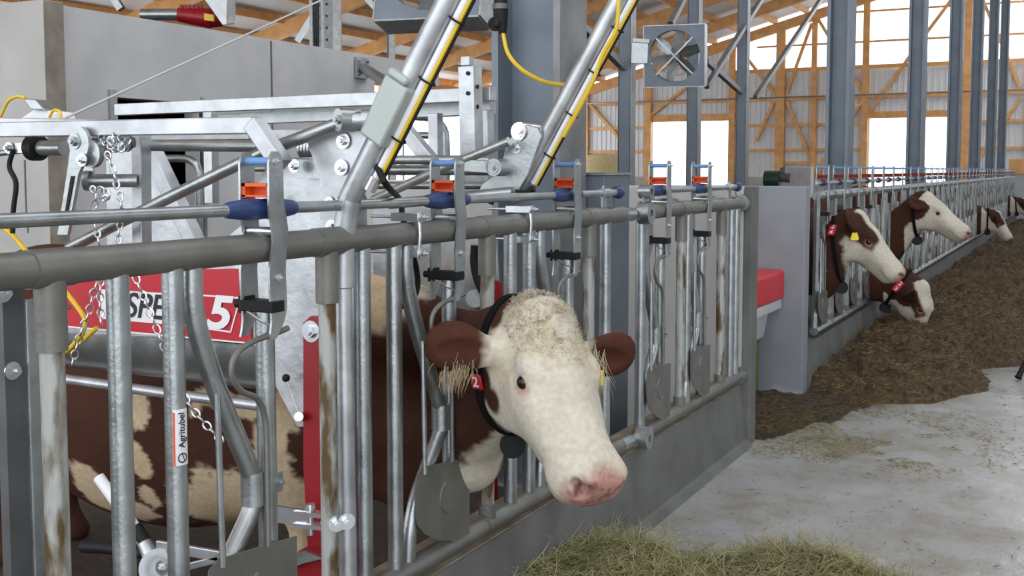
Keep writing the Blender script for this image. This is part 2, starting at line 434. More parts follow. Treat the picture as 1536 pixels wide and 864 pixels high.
# ---- roof
b = MB(); YR = -9.0
for x0, x1 in ((-25.2, -1.0), (2.5, 17.0)):  # near and right roof added to darken; unseen ridge gap lets light in
    b.prism([(x0, YR, roofz(x0) + .52), (x1, YR, roofz(x1) + .52), (x1, YR, roofz(x1) + .62), (x0, YR, roofz(x0) + .62)], (0, YE + .2 - YR, 0))
struct(b.build('ceiling', 'ceil', None, False), 'white insulated roof panels on both sides of an added ridge gap that lets in daylight')
x0, x1 = -25.2, -1.0
b = MB()
for k in range(0, 12):
    y = YE - .25 - k * 5.0
    b.prism([(x0, y, roofz(x0) - .12), (x1, y, roofz(x1) - .12), (x1, y, roofz(x1) + .34), (x0, y, roofz(x0) + .34)], (0, .2, 0))
struct(b.build('ceiling_rafters', 'timber', None, False), 'orange glulam rafters')
b = MB(); x = -24.7
while x < -1:
    b.box(x - .06, x + .06, YR, YE, roofz(x) + .28, roofz(x) + .52); x += 1.45
struct(b.build('ceiling_purlins', 'timber', None, False), 'orange timber purlins')
b = MB(); b.box(-24.2, -24.0, YR, YE, roofz(-24) - .35, roofz(-24)); b.box(-24.2, -24.0, YR, YE, 4.35, 4.5)
struct(b.build('wall_left_eaves_beam', 'timber', None, False), 'timber eaves beam over the open side')
b = MB(); b.box(-24.2, -24.0, YR, YE, 0, 1.0); struct(b.build('wall_left', 'concrete', None, False), 'low concrete wall under the open left side')
b = MB()
for k in range(9): b.box(-24.12, -24.0, YE - .3 - 5 * k, YE - .18 - 5 * k, 1.0, 5)
struct(b.build('wall_left_posts', 'galv', None, False), 'slim posts of the open left side')

b = MB(); b.box(16.4, 16.6, YR, YE, 0, 5.8); struct(b.build('wall_right_light_block', 'concrete', None, False), 'unseen right side wall added to limit the side light')  # out-of-view wall added to cut side light; gap above lets some in
b = MB(); b.box(-24, 16.4, YR, -6, -.2, 0); b.box(14, 16.4, -6, YE, -.2, 0); struct(b.build('floor_apron', 'floor', None, False))
# ---- steel columns
def hcolumn(y, z1=10.9, xr=-2.3, xl=-2.8, fw=.32, label='', m1='column', group=None):
    r = thing('steel_column', (xr, y, 0), label, 'column', group)
    w = MB(); w.box(xl, xr, y + fw / 2 - .007, y + fw / 2 + .007, 0, z1); w.build('web', m1, r, False)
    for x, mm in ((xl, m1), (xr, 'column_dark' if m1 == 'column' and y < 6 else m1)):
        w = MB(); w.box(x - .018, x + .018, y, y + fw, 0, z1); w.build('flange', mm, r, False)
    w = MB(); w.box(xl - .05, xr + .05, y - .04, y + fw + .04, 0, .02); w.build('base_plate', 'galv', r, False)
    return r
hcolumn(4.88, 10.9, xl=-2.64, label='broad blue-grey steel column right behind the near feed fence, power plug hanging on it')
rowb = [onx(px, 100, -2.3).y for px in (1272, 1385, 1441, 1472, 1495, 1511)]
lb = ['dark steel column nearest behind the long feed fence, widest of that row', 'dark steel column standing before the right gate, left of its middle',
      'bluish steel column at the right side of the right gate', 'dark steel column first to the right of the right gate timber post',
      'narrow steel column second to the right of the right gate', 'thinnest steel column, farthest of the row behind the long feed fence']
for y, l in zip(rowb, lb): hcolumn(y, roofz(-2.5), xl=-2.51, label=l, m1='column', group='steel columns behind the long feed fence')
for k, (px, w_, l) in enumerate(((946, .2, 'slender steel column carrying the barn fan'), (1047, .2, 'slender steel column in front of the left gate'), (1120, .2, 'slender steel column between the left gate and the timber wall'))):
    p = onx(px, 100, -5.7); r = thing('steel_post', (-5.7, p.y, 0), l, 'column', 'slender steel columns inside the stall')
    w = MB(); w.box(-5.88, -5.70, p.y, p.y + .012, 0, roofz(-5.7)); w.build('web', 'column', r, False)
    for x in (-5.88, -5.70):
        w = MB(); w.box(x - .008, x + .008, p.y, p.y + .18, 0, roofz(-5.7)); w.build('flange', 'galv' if x > -5.8 else 'column', r, False)
# struts
def strut(q1, q2, x, label, r=.05):
    a = onx(*q1, x); c = onx(*q2, x); w = MB(); w.beam(a, c, r * 1.7, r * 1.7, (1, 0, 0))
    tag(w.build('roof_strut', 'galv', None, False), label, 'strut', 'grey steel roof struts')
strut((1060, 130), (1145, -6), -5.75, 'grey diagonal strut rising right from beside the fan')
strut((1133, 146), (1234, -5), -5.75, 'grey diagonal strut rising right from the rightmost slender column')
strut((1120, 146), (1060, 92), -5.8, 'short grey strut falling right behind the fan')
strut((872, 38), (946, 112), -5.8, 'grey diagonal strut falling right to the fan column')
strut((1006, 36), (1027, -5), -5.8, 'short grey strut above the fan')
# columns left, behind the service room
def fence_col(q0, q1, D, label, m='column'):
    a = dep(q0[0], q0[1], D); c = dep(q1[0], q0[1], D)
    r = thing('steel_beam_column', (a.x, a.y, 0), label, 'column')
    zt = dep(q0[0], -60, D).z; wd = (c - a).length
    w = MB(); w.box(a.x, a.x + wd * .55, a.y, a.y + .015, 0, zt); w.build('web', m, r, False)
    w = MB(); w.box(a.x + wd * .5, a.x + wd * .95, a.y - .12, a.y - .1, 0, zt); w.build('flange', 'galv', r, False)
fence_col((492, 30), (526, 30), 17, 'blue-grey steel column behind the room wall beside the perforated post')
fence_col((580, 30), (602, 30), 18, 'dark steel column behind the left barn fan')
a = dep(464, 30, 15); w = MB(); zt = dep(464, -60, 15).z
w.box(a.x, a.x + .05, a.y, a.y + .2, 0, zt); w.box(a.x + .19, a.x + .24, a.y, a.y + .2, 0, zt)
r = thing('perforated_cable_post', (a.x, a.y, 0), 'perforated galvanised cable ladder rising behind the room wall', 'cable ladder')
w.build('rail', 'galv', r, False)
w = MB()
for k in range(14): w.box(a.x, a.x + .24, a.y + .05, a.y + .09, 2.4 + k * .16, 2.43 + k * .16)
w.build('rung', 'galv_bright', r, False)
for k in range(3):
    w = MB(); w.tube([(a.x + .08 + .04 * k, a.y - .01, 2.0), (a.x + .1 + .03 * k, a.y - .02, 3.2), (a.x + .08 + .045 * k, a.y - .01, zt)], .012, 6)
    w.build('cable', 'black', r)
a = dep(335, 62, 15); 
def strut2(q1, q2, D1_, D2_, label, r=.05, m='galv'):
    w = MB(); w.beam(dep(*q1, D1_), dep(*q2, D2_), r * 2, r * 2); tag(w.build('roof_strut', m, None, False), label, 'strut', 'grey steel roof struts')
strut2((446, 62), (490, -10), 19, 19, 'grey strut behind the perforated cable ladder')
strut2((545, -8), (583, 34), 19, 19, 'grey strut falling right to the dark column behind the left fan')
strut2((168, -8), (182, 14), 16, 16, 'short grey strut at the top of the room wall')

# ---- fans
def fan(pc, right, w, label, tilt):
    r = thing('barn_fan', pc, label, 'fan', 'barn ventilation fans')
    R = Vector(right).normalized(); Z = Vector((0, 0, 1)); N = R.cross(Z); 
    Z = (Z * math.cos(tilt) + N * math.sin(tilt)).normalized(); N = R.cross(Z).normalized(); C = Vector(pc); h = w / 2
    P = lambda a, c, d=0: C + R * a + Z * c + N * d
    f = MB()
    for s in (-1, 1):
        f.prism([P(s * h, -h, -.13), P(s * h, h, -.13), P(s * h, h, .13), P(s * h, -h, .13)], R * (.012 * s))
        f.prism([P(-h, s * h, -.13), P(h, s * h, -.13), P(h, s * h, .13), P(-h, s * h, .13)], Z * (.012 * s))
    f.build('housing', 'galv', r, False)
    n = 32
    for d0 in (.125,):
        vs = []; fs = []
        for i in range(n):
            a = 2 * math.pi * i / n; c_, s_ = math.cos(a), math.sin(a); k = h / max(abs(c_), abs(s_))
            vs += [P(c_ * h * .86, s_ * h * .86, d0), P(c_ * k, s_ * k, d0), P(c_ * h * .86, s_ * h * .86, d0 - .2), P(c_ * k, s_ * k, d0 - .01)]
        for i in range(n):
            j = (i + 1) % n; fs += [(4 * i, 4 * j, 4 * j + 1, 4 * i + 1), (4 * i, 4 * i + 2, 4 * j + 2, 4 * j), (4*i+3, 4*i+1, 4*j+1, 4*j+3), (4*i+2, 4*i+3, 4*j+3, 4*j+2)]
        MB().add(vs, fs).build('shroud_ring', 'column', r)
    for k in range(6):
        a = math.pi / 3 * k + .3; ca, sa = math.cos(a), math.sin(a); m_ = MB()
        q = []
        for t, wd in ((.08, .035), (.45, .075), (.82, .06)):
            for s in (-1, 1):
                q.append(P(ca * h * t - sa * wd * s, sa * h * t + ca * wd * s, .03 * s))
        m_.add(q + [p + N * .006 for p in q], [(0, 1, 3, 2), (2, 3, 5, 4), (6, 8, 9, 7), (8, 10, 11, 9), (0, 2, 8, 6), (2, 4, 10, 8), (1, 7, 9, 3), (3, 9, 11, 5), (4, 5, 11, 10)])
        m_.build('blade', 'galv', r)
    m_ = MB(); m_.cyl(P(0, 0, -.1), P(0, 0, .08), .07); m_.build('motor_hub', 'dark_steel', r)
    m_ = MB()
    for a in (.78, 2.36): m_.beam(P(-math.cos(a) * h * 1.2, -math.sin(a) * h * 1.2, .1), P(math.cos(a) * h * 1.2, math.sin(a) * h * 1.2, .1), .02, .02, N)
    m_.build('motor_bracket', 'galv_bright', r, False)
    m_ = MB()
    for k in (1.0,.75,.5,.25): m_.torus(P(0, 0, -.12), R, Z, h * .86 * k, h * .86 * k, .004, 28, 4)
    m_.build('guard_grille', 'galv', r)
    return r
pc = dep(1013, 84, 15.3)
fan(pc, RT * .96 - Vector((FW.x, FW.y, 0)).normalized() * .28, .83, 'square galvanised barn fan hanging on the slender column left of the gates', 0.10)
pc2 = dep(655, -42, 8.0)
fan(pc2, RT * .95 - Vector((FW.x, FW.y, 0)).normalized() * .3, .80, 'large barn fan cut by the upper edge above the crush arm', -0.25)
w = MB(); p = dep(972, 80, 15.3); q = dep(948, 80, 15.35)
w.beam(p, q, .08, .28); w.beam(dep(975, 62, 15.2), dep(950, 60, 15.3), .05, .05); tag(w.build('fan_bracket', 'galv', None, False), 'stepped steel bracket holding the barn fan to its column', 'bracket')

# ---- behind: bale, pump, blocks
p = ony(878, 232, 40); q = ony(938, 232, 40)
rr = (q.x - p.x) / 2; w = MB(); prof = [(rr * .96, 0), (rr, .06), (rr, 2.1), (rr * .95, 2.2), (rr * .5, 2.24), (0.01, 2.25)]
vs = []; fs = []; n = 36
for (rad, z) in prof:
    for k in range(n):
        an = 2 * math.pi * k / n; rj = rad * (1 + .012 * math.sin(5 * an) + .008 * math.sin(11 * an + z)); vs.append(((p.x + q.x) / 2 + rj * math.cos(an), 40 + rj * math.sin(an), z))
for i in range(len(prof) - 1):
    for k in range(n): fs.append((i * n + k, i * n + (k + 1) % n, (i + 1) * n + (k + 1) % n, (i + 1) * n + k))
fs.append(tuple(range(n))[::-1]); w.add(vs, fs); tag(w.build('round_bale', 'bale', None), 'tall round yellow straw bale beside the timber end wall', 'bale')
p = ony(1160, 269, 47)
r = thing('feed_pump', (p.x, p.y, p.z), 'dark green drum shaped blower standing on the concrete base by the timber post', 'pump')
w = MB(); w.cyl((p.x - .35, p.y, p.z), (p.x + .3, p.y, p.z), .38, 20); w.build('drum', 'green', r)
w = MB(); w.cyl((p.x + .2, p.y, p.z + .1), (p.x + .75, p.y, p.z + .05), .2, 14); w.box(p.x+.3, p.x+.5, p.y-.1, p.y+.1, p.z+.1, p.z+.5); w.build('motor', 'dark_steel', r)
w = MB(); w.box(p.x - .5, p.x + .8, p.y - .3, p.y + .3, 0, p.z - .33); w.build('plinth', 'concrete', r, False)
w = MB(); p = ony(1181, 250, 49); q = ony(1216, 277, 49); w.box(p.x, q.x, 49, 49.6, 0, p.z); tag(w.build('concrete_block', 'concrete', None, False, .03), 'square pale concrete block at the foot of the timber end wall', 'block')
w = MB(); p = ony(1516, 262, 34.5); w.box(p.x, p.x + 4, 34.4, 34.6, 0, p.z); tag(w.build('concrete_end_wall', 'concrete', None, False), 'concrete barrier closing the far end of the feed table', 'barrier')
w = MB(); w.box(p.x-.05, p.x + 4, 34.35, 34.65, p.z + .005, p.z + .45); tag(w.build('timber_beam', 'timber', None, False, .02), 'long pale timber beam lying on the far concrete barrier', 'timber beam')

# steel stub post behind near fence
w = MB(); q = onx(906, 262, -2.2); x0 = ony(869, 262, q.y).x
r = thing('steel_box_post', (-2.2, q.y, 0), 'short square blue-grey steel post at the end of the near fence', 'post')
w.box(x0, -2.2, q.y, q.y + .36, 0, 1.575); w.build('tube', 'column', r, False, .004)
w = MB(); w.box(x0 - .01, -2.19, q.y - .01, q.y + .37, 1.575, 1.59); w.build('cap_plate', 'galv', r, False)
# ------------------------------------------------------------------ feed fence
ZT, ZB, ZL = 1.415, 0.415, 1.508     # top rail, bottom rail, locking bar
RR, RV = 0.035, 0.0235

def catch_poly(y, z0=1.20, z1=1.645, hw=.026):
    zs = [z1 - .012, z1 - .03, 1.56, 1.52, 1.495, 1.46, 1.43, 1.40, 1.36, 1.31, 1.27, 1.24, 1.215, z0]
    off = [0, 0, 0, 0, .004, .012, .012, .006, .0, .002, .004, .0, -.012, -.02]
    wd = [.8, 1, 1, 1.05, 1.15, 1.12, 1.0, 1.05, 1.15, 1.15, 1.1, .9, .62, .5]
    L = [(y + o - hw * w, z) for z, o, w in zip(zs, off, wd)]; Rr = [(y + o + hw * w, z) for z, o, w in zip(zs, off, wd)]
    return [(y - hw * .4, z1), (y + hw * .4, z1)] + Rr + L[::-1]

def headlock(y, root, lod=0, plate=True, arm_top=.23):
    """one self-locking yoke: pivoting arm, catch, roller and grip, centred at y"""
    ns = 14 if lod == 0 else 6
    x = FX
    a = MB()
    a.tube([(x + .004, y, ZB), (x + .004, y, 1.275)], RV, ns)
    arm = a.build('lock_post', 'galv', root)
    s = MB()
    top = [(x - .005, y - arm_top, ZT - .01), (x - .005, y - arm_top + .003, 1.28), (x - .003, y - .175, 1.13), (x, y - .11, .99), (x, y - .055, .88), (x, y - .045, .82)]
    s.tube(spline([Vector(p) for p in top], 4 if lod == 0 else 1), RV, ns)
    sl = s.build('yoke_arm', 'galv', root)
    s = MB(); s.tube(spline([Vector(p) for p in ((x, y - .045, .84), (x, y - .055, .79), (x, y - .12, .71), (x, y - .19, .62), (x, y - .225, .53), (x, y - .235, .44))], 4 if lod == 0 else 1), RV * .95, ns)
    s.build('lower_yoke_tube', 'galv', root)
    if lod < 2:
        s = MB(); s.pipe((x, y - .045, .80), (x, y - .046, .88), RV * 1.3, RV * .9, ns)
        s.box(x + .012, x + .024, y - .05, y + .035, .815, .865); s.bolt((x + .024, y + .02, .84), (1, 0, 0), .008, .006); s.build('pivot_clamp', 'galv', sl)
        P = [(-.245, .575), (-.247, .64), (-.235, .70), (-.215, .725), (.068, .69 if plate else .69), (.068, .435), (-.04, .455), (-.15, .50), (-.215, .54)]
        P = [(-.247, .60), (-.25, .66), (-.238, .705), (-.205, .722), (.07, .692), (.07, .44), (-.02, .445), (-.12, .475), (-.20, .52), (-.238, .56)]
        s = MB(); s.prism([(x + .032, y + q[0], q[1]) for q in P], (.004, 0, 0)); pl = s.build('counter_plate', 'galv_dull', root, True, 0)
        s = MB(); s.tube([(x + .037, y + .0 + .06 * math.cos(t) - .05, .60 + .055 * math.sin(t)) for t in [2.1 + .25 * k for k in range(12)]], .004, 6)
        s.build('embossed_bow', 'galv_dull', pl)
        s = MB(); s.tube(spline([Vector(p) for p in ((x + .028, y + .055, 1.215), (x + .036, y + .0, 1.21), (x + .036, y - .09, 1.20), (x + .036, y - .145, 1.175), (x + .036, y - .155, 1.13), (x + .036, y - .12, 1.09), (x + .036, y - .07, 1.065), (x + .036, y - .045, 1.02), (x + .036, y - .038, .95), (x + .036, y - .038, .70))], 4), .0075, 8)
        s.build('guard_rod', 'galv_dull', root)
        s = MB(); s.tube([(x + .036, y - .203, 1.10), (x + .036, y - .195, .70)], .0075, 8); s.build('guard_rod', 'galv', root)
    # catch
    c = MB()
    for xx in (x + .040, x - .048):
        c.prism([(xx, q[0], q[1]) for q in catch_poly(y)], (.006, 0, 0))
    ct = c.build('catch_bracket', 'galv', root, True, 0)
    s = MB(); s.cyl((x - .042, y, 1.622), (x + .041, y, 1.622), .0095, 10 if lod == 0 else 6); s.build('roller', 'lightblue', ct)
    s = MB(); s.box(x - .042, x + .040, y - .02, y + .02, 1.537, 1.542); s.box(x - .042, x + .040, y - .02, y + .02, 1.562, 1.57); s.box(x - .042, x + .04, y + .012, y + .02, 1.535, 1.57)
    s.box(x - .042, x - .034, y - .02, y + .02, 1.535, 1.57); s.box(x + .032, x + .040, y - .02, y + .02, 1.535, 1.57); s.build('latch_block', 'orange' if lod == 0 else 'orange_dark', ct, False)
    s = MB()
    gs = 1.0 if lod == 0 else .62
    gy = [(-.125, .0165), (-.118, .019), (-.09, .0225), (-.05, .0265), (-.03, .027), (0, .0245), (.03, .026), (.06, .0245), (.10, .0205), (.118, .018), (.122, .015)]
    s.tube([(x, y + q[0] * gs, ZL) for q in gy], [q[1] for q in gy], 12 if lod == 0 else 7)
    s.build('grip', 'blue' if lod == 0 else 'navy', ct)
    if lod == 0:
        s = MB(); s.box(x - .05, x + .05, y - .028, y + .02, 1.262, 1.290); s.box(x - .062, x - .04, y - .02, y + .02, 1.255, 1.298); s.cyl((x - .07, y - .0, 1.276), (x - .085, y, 1.276), .011); s.build('rubber_stop', 'black', ct, True, .003)
        s = MB(); s.tube([(x - .03, y - .024, 1.262), (x + .01, y - .028, 1.245), (x + .03, y + .0, 1.225), (x + .02, y + .02, 1.205)], .004, 6)
        s.build('spring_clip', 'zinc', ct)
        pieces('bolt', 'zinc', ct, lambda s, q: s.bolt((x + .046, y + q[0], q[1]), (1, 0, 0), .006, q[2]), ((0, 1.622, .006), (.004, 1.345, .004)))
        s = MB(); s.cyl((x - .04, y, 1.455), (x + .04, y, 1.455), .011); s.build('cross_pin', 'zinc', ct)
    elif lod == 1:
        s = MB(); s.box(x - .05, x + .05, y - .028, y + .02, 1.262, 1.290); s.build('rubber_stop', 'black', ct, False)

def fixed_post(y, root, lod=0, stained=True):
    n = 14 if lod == 0 else 7
    s = MB(); s.tube([(FX, y, ZB), (FX, y, 1.33)], RV, n); p = s.build('fixed_post', 'stained' if stained else 'galv', root)
    if lod < 2:
        s = MB(); s.tube([(FX, y, 1.255), (FX, y, ZT - .01)], RV * 1.28, n); s.tube([(FX, y - .05, ZT), (FX, y + .05, ZT)], RR * 1.09, n + 4)
        s.bolt((FX, y + .028, 1.335), (.3, 1, 0), .008, .006); s.build('clamp_sleeve', 'galv_dull', p)
        s = MB(); s.tube([(FX, y, ZB), (FX, y, ZB + .07)], RV * 1.28, n); s.tube([(FX, y - .04, ZB), (FX, y + .04, ZB)], RR * 1.05, n); s.build('foot_sleeve', 'galv_dull', p)

def panel(name, label, y0, y1, posts, tubes, locks, lod=0, barends=None, group=None, arm_top=.23, ball=False):
    r = thing(name, (FX, y0, 0), label, 'feed fence', group)
    n = 20 if lod == 0 else 8
    s = MB(); s.tube([(FX, y0, ZT), (FX, y1, ZT)], RR, n); s.build('top_rail', 'galv_dull' if lod == 0 else 'galv', r)
    s = MB(); s.tube([(FX, y0, ZB), (FX, y1, ZB)], RR * .95, n); s.build('bottom_rail', 'galv_dull' if lod == 0 else 'galv', r)
    b0, b1 = barends or (y0, y1)
    s = MB(); s.tube([(FX, b0, ZL), (FX, b1, ZL)], .0145, 12 if lod == 0 else 6); lb = s.build('locking_bar', 'galv', r)
    if ball:
        s = MB(); s.tube([(FX, b1 - .012, ZL), (FX, b1 + .0, ZL), (FX, b1 + .03, ZL), (FX, b1 + .052, ZL), (FX, b1 + .06, ZL)], [.014, .024, .028, .022, .008], 14); s.build('end_knob', 'navy', lb)
        s = MB()
        s.prism([(FX - .003, b1 - .15 + a, z) for a, z in ((0, ZT), (.05, ZT), (.05, ZL - .02), (.035, ZL + .03), (.015, ZL + .03), (0, ZL - .02))], (.006, 0, 0))
        s.tube([(FX, b1 - .15, ZL), (FX, b1 - .085, ZL)], .021, 12)
        s.tube([(FX + .02, b1 - .07, ZL - .02), (FX + .02, b1 - .05, ZL - .06), (FX + .02, b1 - .08, ZL - .08), (FX + .02, b1 - .12, ZL - .05)], .004, 6)
        s.build('bar_guide', 'galv', r)
    for y in posts: fixed_post(y, r, lod)
    for y in tubes:
        s = MB(); s.tube([(FX, y, ZB), (FX, y, ZT)], RV, 14 if lod == 0 else 6); s.build('upright_tube', 'galv', r)
    for y in locks: headlock(y, r, lod, arm_top=arm_top)
    return r

near = panel('feed_fence_panel', 'nearest galvanised self-locking feed fence panel, the white faced cow looking out of it', .2, 4.36,
             [1.447, 2.312, 3.178, 4.02], [.75, .9, 1.612, 1.765, 2.47, 2.625, 3.345, 3.49, 4.19], [1.19, 2.06, 2.925, 3.81], 0, (-.1, 4.30), ball=True)
# details of the near panel: bar hook, U-bolt clamps, sticker
s = MB(); s.prism([(FX - .02, 2.47 + a, z) for a, z in ((0, ZT), (.045, ZT), (.045, ZL + .015), (.035, ZL + .033), (.018, ZL + .04), (0, ZL + .03), (-.006, ZL + .01))], (.006, 0, 0))
s.prism([(FX - .02, 2.44 + a, z) for a, z in ((.02, ZL), (.03, ZL), (.03, ZL - .06), (.02, ZL - .07))], (.006, 0, 0)); s.build('bar_hook', 'galv', near)
for y in (2.70, 3.42):
    s = MB()
    for z in (ZT + .05, ZT - .055): s.box(FX - .05, FX + .045, y - .016, y + .016, z - .012, z + .012); s.bolt((FX + .045, y, z), (1, 0, 0), .009, .012); s.cyl((FX-.13,y-.0,z),(FX+.07,y,z),.005,8)
    s.tube([(FX + .037, y, ZT + .05), (FX + .042, y, ZT), (FX + .037, y, ZT - .055)], .006, 8)
    s.build('saddle_clamp', 'zinc', near, True, .003)
p = onx(269, 657, FX + RV)
s = MB(); hh = .062; vs = []; fs = []
cyl_r = RV + .0012
for i in range(9):
    a = -1.05 + i * 1.55 / 8
    for z in (p.z - hh, p.z + hh): vs.append((FX + cyl_r * math.cos(a), 1.765 + cyl_r * math.sin(a), z))
for i in range(8): fs.append((2 * i, 2 * i + 2, 2 * i + 3, 2 * i + 1))
s.add(vs, fs); st = s.build('maker_sticker', 'white', near)
aS = -.28; nS = Vector((math.cos(aS), math.sin(aS), 0)); rS = Vector((0, 0, 1)); uS = nS.cross(rS) * 1.0
c0 = Vector((FX, 1.765, p.z)) + nS * (cyl_r + .0018)
uS = Vector((math.sin(aS), -math.cos(aS), 0))
text('sticker_lettering', 'Agritubel', c0 + Vector((0, 0, .016)), (0, 0, 1), uS, .021, 'blackprint', st, extr=.0002, thick=.0003)
s = MB(); s.torus(c0 + Vector((0, 0, -.045)), (0, 0, 1), uS, .010, .010, .0014, 16, 4); s.beam(c0 + Vector((0, 0, -.054)) - uS * .006, c0 + Vector((0, 0, -.036)) + uS * .001, .002, .001); s.build('sticker_logo', 'blackprint', st)
s = MB(); vs = []
for a in (-1.04, -.86):
    for z in (p.z - hh, p.z + hh * .9): vs.append((FX + (cyl_r + .0006) * math.cos(a), 1.765 + (cyl_r + .0006) * math.sin(a), z))
s.add(vs, [(0, 2, 3, 1)]); s.build('sticker_stripe', 'orange', st)

short = panel('feed_fence_panel', 'short feed fence panel with two empty locks in front of the concrete cross wall', 4.60, 6.17, [5.15, 5.82], [4.60, 5.24, 6.0, 6.10], [4.84, 5.46], 0,
              (4.64, 6.08), arm_top=.19, ball=True)
# hinge lugs between both panels
def lug(s, q):
    z, rz, ya = q; s.pipe((FX + .015, 4.545, z), (FX + .07, 4.545, z), rz, .016, 18); s.box(FX + .02, FX + .03, ya, 4.60, z - .03, z + .03)
    if z == ZT: s.box(FX + .03, FX + .04, 4.53, 4.575, ZT + .03, ZL - .02)
pieces('hinge_lug', 'galv', short, lug, ((ZT, .05, 4.50), (ZB, .05, 4.47), (ZL, .03, 4.55)))
pieces('telescopic_end', 'galv', near, lambda s, z: s.tube([(FX, 4.33, z), (FX, 4.48, z - .005)], .030, 16), (ZT, ZB))
pieces('wall_flange', 'galv', short, lambda s, z: s.cyl((FX, 6.17, z), (FX, 6.218, z), .05), (ZT, ZB))
for y in (5.02, 5.62):
    s = MB(); s.tube([(FX - .04, y - .06, ZT + .05), (FX - .04, y + .05, ZT + .05), (FX + .0, y + .07, ZT + .045), (FX - .0, y - .05, ZT + .05)], .006, 8); s.build('bar_spring', 'galv', short)

# long fence
U = .62; Y0 = 8.30
first = None; NL = 4
ords = ['first', 'second', 'third', 'fourth', 'fifth', 'sixth', 'seventh', 'eighth', 'ninth', 'tenth']
extra = ['first long fence panel beyond the bluish cross wall, cow 24 looking out', 'long fence panel with the feeding cow 23 in it', 'long fence panel right behind the white headed cow',]
for k in range(10):
    y0 = Y0 + k * U * NL
    lab = extra[k] if k < 3 else 'galvanised long feed fence panel, %s one from the bluish cross wall' % ords[k]
    if k == 0:
        pn = panel('feed_fence_panel', lab, y0 - .12, y0 + U * NL - .12, [y0 + U * j + .42 for j in range(NL)], [y0 + U * j + .475 for j in range(NL)] + [y0 - .1], [y0 + U * j + .1 for j in range(NL)], 1, group='panels of the long feed fence', arm_top=.16)
    else:
        if k == 1:
            pn = panel('feed_fence_panel', lab, y0 - .12, y0 + U * NL - .12, [y0 + U * j + .42 for j in range(NL)], [y0 + U * j + .475 for j in range(NL)], [y0 + U * j + .1 for j in range(NL)], 2, group='panels of the long feed fence', arm_top=.16); first = pn
        else:
            pn = copy_tree(first); pn.location.y = y0 - .12; pn['label'] = lab

# rear door post left of the picture (stands behind the near fence)
r = thing('crush_gate_post', (-1.9, 1.33, 0), 'dark weathered channel post behind the near fence at the left picture edge', 'post')
s = MB(); a = onx(6, 600, -1.93); c = onx(37, 600, -1.93); e = onx(56, 600, -1.93); s.box(-1.95, -1.925, a.y, c.y, .1, 1.36); s.build('channel', 'dark_steel', r, False)
s = MB(); s.box(-1.93, -1.915, c.y, e.y, .75, 1.335); s.build('lock_strip', 'galv', r, False, .003)
s = MB(); s.box(-1.94, -1.92, c.y, e.y, .1, .75); s.build('lower_strip', 'galv_dull', r, False, .003)
pieces('bolt', 'zinc', r, lambda s, u: s.bolt((-1.925, onx(*u, -1.925).y, onx(*u, -1.925).z), (1, 0, 0), .011, .014), ((18, 556), (4, 440)))
# ------------------------------------------------------------------ cows: smooth implicit bodies turned into one skin mesh
_rng = np.random.RandomState(5)
_LAT = _rng.rand(32, 32, 32).astype(np.float32)
def vnoise(p, scale, seed=0.0):
    q = np.asarray(p, dtype=np.float64) * scale + seed * 7.13 + 100.0
    i = np.floor(q).astype(int); f = q - i; f = f * f * (3 - 2 * f); out = 0
    for dx in (0, 1):
        for dy in (0, 1):
            for dz in (0, 1):
                w = (f[:, 0] if dx else 1 - f[:, 0]) * (f[:, 1] if dy else 1 - f[:, 1]) * (f[:, 2] if dz else 1 - f[:, 2])
                out = out + w * _LAT[(i[:, 0] + dx) % 32, (i[:, 1] + dy) % 32, (i[:, 2] + dz) % 32]
    return out
def fbm(p, scale, oct=3, seed=0.0):
    s = 0; a = .5; t = 0
    for k in range(oct): s = s + a * vnoise(p, scale * 2 ** k, seed + k * 1.7); t += a; a *= .5
    return s / t

